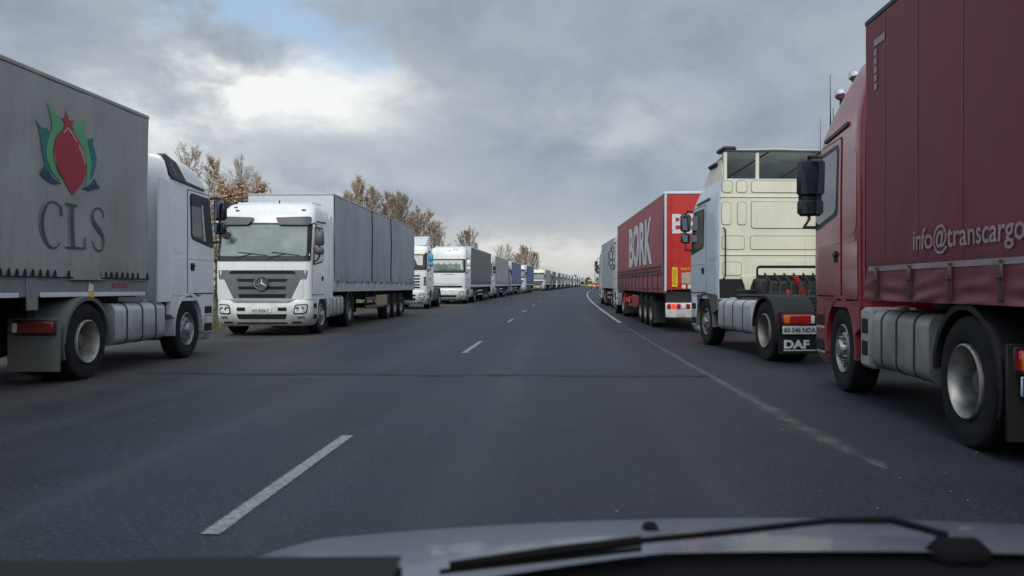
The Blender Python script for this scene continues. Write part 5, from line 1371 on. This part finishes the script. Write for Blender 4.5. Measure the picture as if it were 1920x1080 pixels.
def tree(key, X, Y, h, label, name='tree', cat='tree', group=None, rz=0.0, wide=1.0):
    s = h / HB[key]; r = empty(name, (X, Y, gz(max(0, Y)) - .25), (0, 0, rz)); r.scale = (s * wide, s * wide, s); tag(r, label, cat, group)
    link('trunk', PROTO[key][0], r); link('crown', PROTO[key][1], r)
GT = 'trees behind the left row of trucks'
# first clump, beyond the gap between the two nearest trucks
tree('birch_bare', -19.6, 43.0, 8.8, 'tallest bare birch with white trunk, at the left end of the nearest clump', group=GT, rz=.4)
tree('birch_leafy', -18.9, 44.0, 8.3, 'birch still hung with rusty leaves beside the tall bare birch', group=GT, rz=1.2)
tree('birch_leafy', -17.2, 42.0, 6.4, 'low rusty birch in front of the bare grey tree', group=GT, rz=2.6)
tree('bare', -18.2, 46.5, 8.4, 'bare grey tree with upright twigs, right of the rusty birch', group=GT, rz=.2, wide=.85)
tree('birch_bare', -17.2, 46.0, 7.6, 'slender bare birch at the right edge of the nearest clump', group=GT, rz=2.0)
tree('spruce', -17.5, 44.5, 7.7, 'dark spruce standing among the bare trees of the nearest clump', 'spruce_tree', group=GT)
tree('shrub', -16.3, 42.5, 6.1, 'rusty brown shrub showing above the roof of the second truck', 'shrub', 'shrub', 'brown shrubs on the left verge', 1.0)
tree('shrub2', -16.0, 34.5, 4.6, 'dull brown shrub in the gap between the two nearest trucks', 'shrub', 'shrub', 'brown shrubs on the left verge', .3)
tree('shrub2', -14.0, 30.0, 3.8, 'low tangled shrub lowest in the gap beside the star-badged truck', 'shrub', 'shrub', 'brown shrubs on the left verge', 2.1)
tree('shrub', -19.5, 41.0, 5.0, 'rusty shrub at the foot of the tall bare birch', 'shrub', 'shrub', 'brown shrubs on the left verge', 2.9)
tree('spruce', -16.5, 46.2, 7.2, 'small dark spruce tip poking above the second truck roof', 'spruce_tree', group=GT, rz=1)
tree('spruce', -16.05, 46.6, 6.7, 'smallest spruce tip, right of the other spruce tip above the truck roof', 'spruce_tree', group=GT, rz=2)
# second clump: tall brown birches
for key, px, Y, h, w, lab in (('brown', 668, 80, 11.57, .95, 'tallest brown birch, at the left of the second clump'), ('brown2', 690, 81, 10.70, .9, 'second tallest brown birch, just right of the tallest one'), ('birch_bare', 646, 78, 10.27, 1.3, 'thin bare birch at the left edge of the second clump'),
                              ('brown2', 721, 82, 10.27, .95, 'brown birch with pointed top in the middle of the second clump'), ('brown', 738, 80, 10.09, .8, 'brown birch right of the pointed one'), ('brown2', 752, 79, 9.83, .9, 'brown birch at the right edge of the second clump'), ('round', 705, 84, 8.53, .9, 'low broad bare tree filling the foot of the second clump'), ('round', 745, 84, 7.48, .9, 'low bare tree under the right edge of the second clump')):
    tree(key, (px - 1035) * Y / 1500, Y, h + gz(Y) * .0, lab, group=GT, rz=px, wide=w)
for key, px, Y, h, w, lab in (('round', 788, 98, 9.67, .95, 'broad bare tree above the white tractor unit'), ('round', 812, 102, 8.84, .95, 'broad bare tree above the truck with green windscreen'), ('bare', 770, 97, 8.74, .9, 'bare tree half behind the grey curtain trailer'),
                              ('round', 877, 148, 10.60, .75, 'lone bare tree above the dark grey trailer'), ('spruce', 892, 149, 9.67, .8, 'slim dark spruce beside the lone bare tree'),
                              ('bare', 938, 205, 10.51, .9, 'bare tree left of the two above the silver trailer'), ('bare', 955, 206, 10.79, .9, 'bare tree right of the two above the silver trailer'), ('tan', 985, 212, 10.42, .9, 'tan leaved broad tree above the blue trailers'), ('tan', 1003, 216, 9.21, .8, 'tan tree at the right end of the left tree line'), ('tan', 970, 208, 8.56, .9, 'smaller tan tree left of the broad tan one')):
    tree(key, (px - 1035) * Y / 1500, Y, h, lab, 'spruce_tree' if key == 'spruce' else 'tree', group=GT, rz=px, wide=w)

# a far-off wood closing the road's end, and rough grass on the verge
rnd = random.Random(21); mb = MB()
for i in range(260):
    X = rnd.uniform(-330, 420); Y = 690 + rnd.uniform(-40, 60) + abs(X - 30) * .12; hh = rnd.uniform(6, 11); wd = rnd.uniform(2.5, 4.5)
    mb.tube([(X, Y, gz(Y) - .5), (X, Y, gz(Y) + hh * .7)], [.22, .08], 4, 1, False)
    for k in range(90):
        z = rnd.random(); rr = wd * math.sin(math.pi * min(1, .18 + z * .8)) * rnd.uniform(.3, 1); a = rnd.uniform(0, 6.28); p = Vector((X + rr * math.cos(a), Y + rr * math.sin(a), gz(Y) + hh * (.2 + .8 * z)))
        u = Vector((rnd.gauss(0, 1), rnd.gauss(0, 1), rnd.gauss(0, 1))).normalized(); v = u.orthogonal().normalized(); s = rnd.uniform(.35, .8)
        mb.add([p - u * s, p + v * s * .7, p + u * s, p - v * s * .7], [(0, 1, 2, 3)], 0)
tag(mb.build('far_wood', [P('far_wood_leaf', (.085, .085, .065), .9, var=.4, scale=.2), bark], smooth=0), 'low grey brown wood closing the horizon at the end of the road', 'wood', kind='stuff')
mb = MB()
for i in range(9000):
    Y = 8 + 70 * rnd.random() ** 1.4; X = -9.7 - abs(rnd.gauss(0, 2.6)) + shift(Y); h = rnd.uniform(.10, .38); a = rnd.uniform(0, 6.28); w = .012
    rel = -(X - shift(Y)) - 9.9; z = gz(Y) - .03 - .30 * math.exp(-((rel - 4) / 2.6) ** 2)
    dx, dy = w * math.cos(a), w * math.sin(a); bx, by = rnd.gauss(0, .10), rnd.gauss(0, .10)
    mb.add([(X - dx, Y - dy, z), (X + dx, Y + dy, z), (X + dx * .6 + bx * .5, Y + dy * .6 + by * .5, z + h * .7), (X + bx, Y + by, z + h), (X - dx * .6 + bx * .5, Y - dy * .6 + by * .5, z + h * .7)], [(0, 1, 2, 3, 4)], int(rnd.random() < .4))
tag(mb.build('grass', [P('verge_grass', (.085, .105, .03), .8, var=.3), P('dry_grass', (.20, .17, .075), .8, var=.3)], smooth=0), 'rough yellow green grass on the left verge', 'grass', kind='stuff')
mb = MB()
for i in range(160):
    Y = 3 + 40 * rnd.random() ** 1.6; X = (rnd.choice((1.9, 2.3, 2.6, 3.2)) + rnd.gauss(0, .35)) if rnd.random() < .55 else (rnd.uniform(-6.2, 2.0) if rnd.random() < .3 else -6.0 - abs(rnd.gauss(0, .7)))
    s = rnd.uniform(.004, .011); z = gz(Y) + .016; X += shift(Y)
    mb.add([(X + s * math.cos(t) * rnd.uniform(.7, 1.2), Y + s * math.sin(t) * rnd.uniform(.7, 1.2), z) for t in (0, 1.57, 3.14, 4.71)] + [(X, Y, z + s * .8)], [(0, 1, 4), (1, 2, 4), (2, 3, 4), (3, 0, 4), (3, 2, 1, 0)])
tag(mb.build('road_grit', P('grit', (.13, .125, .12), .8, var=.3), smooth=0), 'loose pale grit scattered over the asphalt', 'grit', kind='stuff')
# lattice mast on the horizon
r = empty('radio_mast', (24.5, 455, gz(455))); tag(r, 'thin lattice mast on the horizon at the end of the road', 'mast')
mb = MB(); H = 13
for k in range(3):
    a = k * 2.094; mb.tube([(.9 * math.cos(a), .9 * math.sin(a), 0), (.2 * math.cos(a), .2 * math.sin(a), H)], .09, 5)
for z in range(0, H):
    f = .9 - .7 * z / H; g_ = .9 - .7 * (z + 1) / H
    for k in range(3):
        a, b = k * 2.094, (k + 1) * 2.094; mb.tube([(f * math.cos(a), f * math.sin(a), z), (g_ * math.cos(b), g_ * math.sin(b), z + 1)], .05, 4)
mb.build('tower', P('mast_grey', (.20, .20, .21), .6), r)
mb = MB(); 
for z in (9.5, 11.5): mb.box(-.9, .9, -.15, .15, z, z + .9, .05)
mb.build('antenna_panel', white_grey, r)

# ------------------------------------------------------------------ the car the photograph is taken from
cc = .44
car = empty('car', (cc, 2.0, 0)); tag(car, 'silver car whose bonnet, wiper and dark dashboard fill the bottom edge', 'car')
off = (-cc, -2.0, 0)
carblack = P('car_trim_black', (.006, .0062, .0075), .85, spec=.10)
silver_p = P('silver_car_paint', (.12, .14, .18), .40, metal=.35, var=.05, scale=1.5, coat=.4, bump=.02, bscale=4)
def hood_z(x, y):
    dx = x - cc; a = abs(dx)
    z = 1.25 - .283 * y - .25 * (y - 1.3) ** 2 - .067 * dx * dx
    if y > 1.9: z -= .9 * (y - 1.9) ** 2
    if a > .80: z -= 2.6 * (a - .80) ** 2
    return z
def back_edge(x):
    return .92 if x > .12 else (.80 if x < -.2 else .80 + .12 * (x + .2) / .32)
mb = MB()
mb.grid(lambda u, v: (lambda x: (lambda y: (x, y, hood_z(x, y)))(back_edge(x) + (2.25 - back_edge(x)) * v))(cc - .90 + 1.80 * u), 40, 30)
mb.build('bonnet', silver_p, car, off, smooth=60)
mb = MB()
for sg in (-1, 1):
    mb.grid(lambda u, v, sg=sg: (cc + sg * (.90 + .06 * math.sin(v * 1.5) - .02 * max(0, u - .7)), .3 + 2.0 * u, hood_z(cc + sg * .90, max(.85, .3 + 2.0 * u)) * (1 - v) + .30 * v), 16, 8)
mb.grid(lambda u, v: (cc - .90 + 1.8 * u, 2.25 + .18 * math.sin(v * 2.2) - .12 * (2 * u - 1) ** 2, hood_z(cc - .90 + 1.8 * u, 2.25) * (1 - v) + .25 * v), 24, 8)
mb.build('front_wing', silver_p, car, off, smooth=60)
mb = MB()
mb.grid(lambda u, v: (cc - .86 + 1.72 * u, .48 + (back_edge(cc - .86 + 1.72 * u) + .012 - .48) * v, hood_z(cc - .86 + 1.72 * u, .88) - .014 - .05 * (1 - v)), 30, 4)
mb.build('cowl', carblack, car, off, smooth=60)
mb = MB()
mb.grid(lambda u, v: (-1.0 + 1.85 * u - .0, .30 + .485 * v, .0), 2, 2); mb = MB()
def dash_top(x): return 1.25 - .76 * (.3425 + .030 * max(0, -.145 - x) + .35 * max(0, -.33 - x) ** 2)
mb.grid(lambda u, v: (-1.0 + .855 * u, .36 + .41 * v, dash_top(-1.0 + .855 * u) - .03 * (1 - v)), 24, 12)
mb.box(-1.0, -.145, .35, .768, .55, .98, .0)
mb.box(-.146, 1.35, .30, .60, .55, 1.034, .02)
mb.build('dashboard', P('dashboard_plastic', (.012, .012, .013), .75, spec=.25, bump=.2, bscale=120), car, off, smooth=50)
mb = MB(); mb.tube([(.46, .955, .962), (.40, .965, .976), (.327, .965, .974), (.20, .93, .969), (.087, .90, .966)], [.0045, .0045, .004, .004, .0035], 8)
mb.box(.425, .495, .91, .95, .93, .966, .014)
wi = mb.build('wiper_arm', carblack, car, off, smooth=50)
mb = MB(); mb.tube([(.10, .905, .966), (.0, .88, .960), (-.11, .855, .952)], [.0055, .006, .004], 6); mb.tube([(.10, .90, .958), (-.12, .85, .946)], .003, 5); mb.build('wiper_blade', carblack, wi, smooth=50)
mb = MB(); zz = hood_z(.135, 1.085); mb.prism([(.121, zz - .006), (.146, zz - .006), (.142, zz + .004), (.138, zz + .006), (.129, zz + .006), (.125, zz + .004)], 1.07, 1.10, 1); mb.build('washer_nozzle', carblack, car, off)
for sg in (-1, 1):
    mb = MB(); mb.lathe_x([(.20, -.10), (.29, -.10), (.325, -.07), (.325, .07), (.29, .10), (.20, .10)], cen=(cc + sg * .80, 1.55, .325), n=30, close=True); t = mb.build('wheel', rubber, car, off)
    mb = MB(); mb.lathe_x([(.21, -.08), (.21, .09), (.18, .06), (.06, .08), (0, .085)], cen=(cc + sg * .80, 1.55, .325), n=24); mb.build('rim', steel, t)
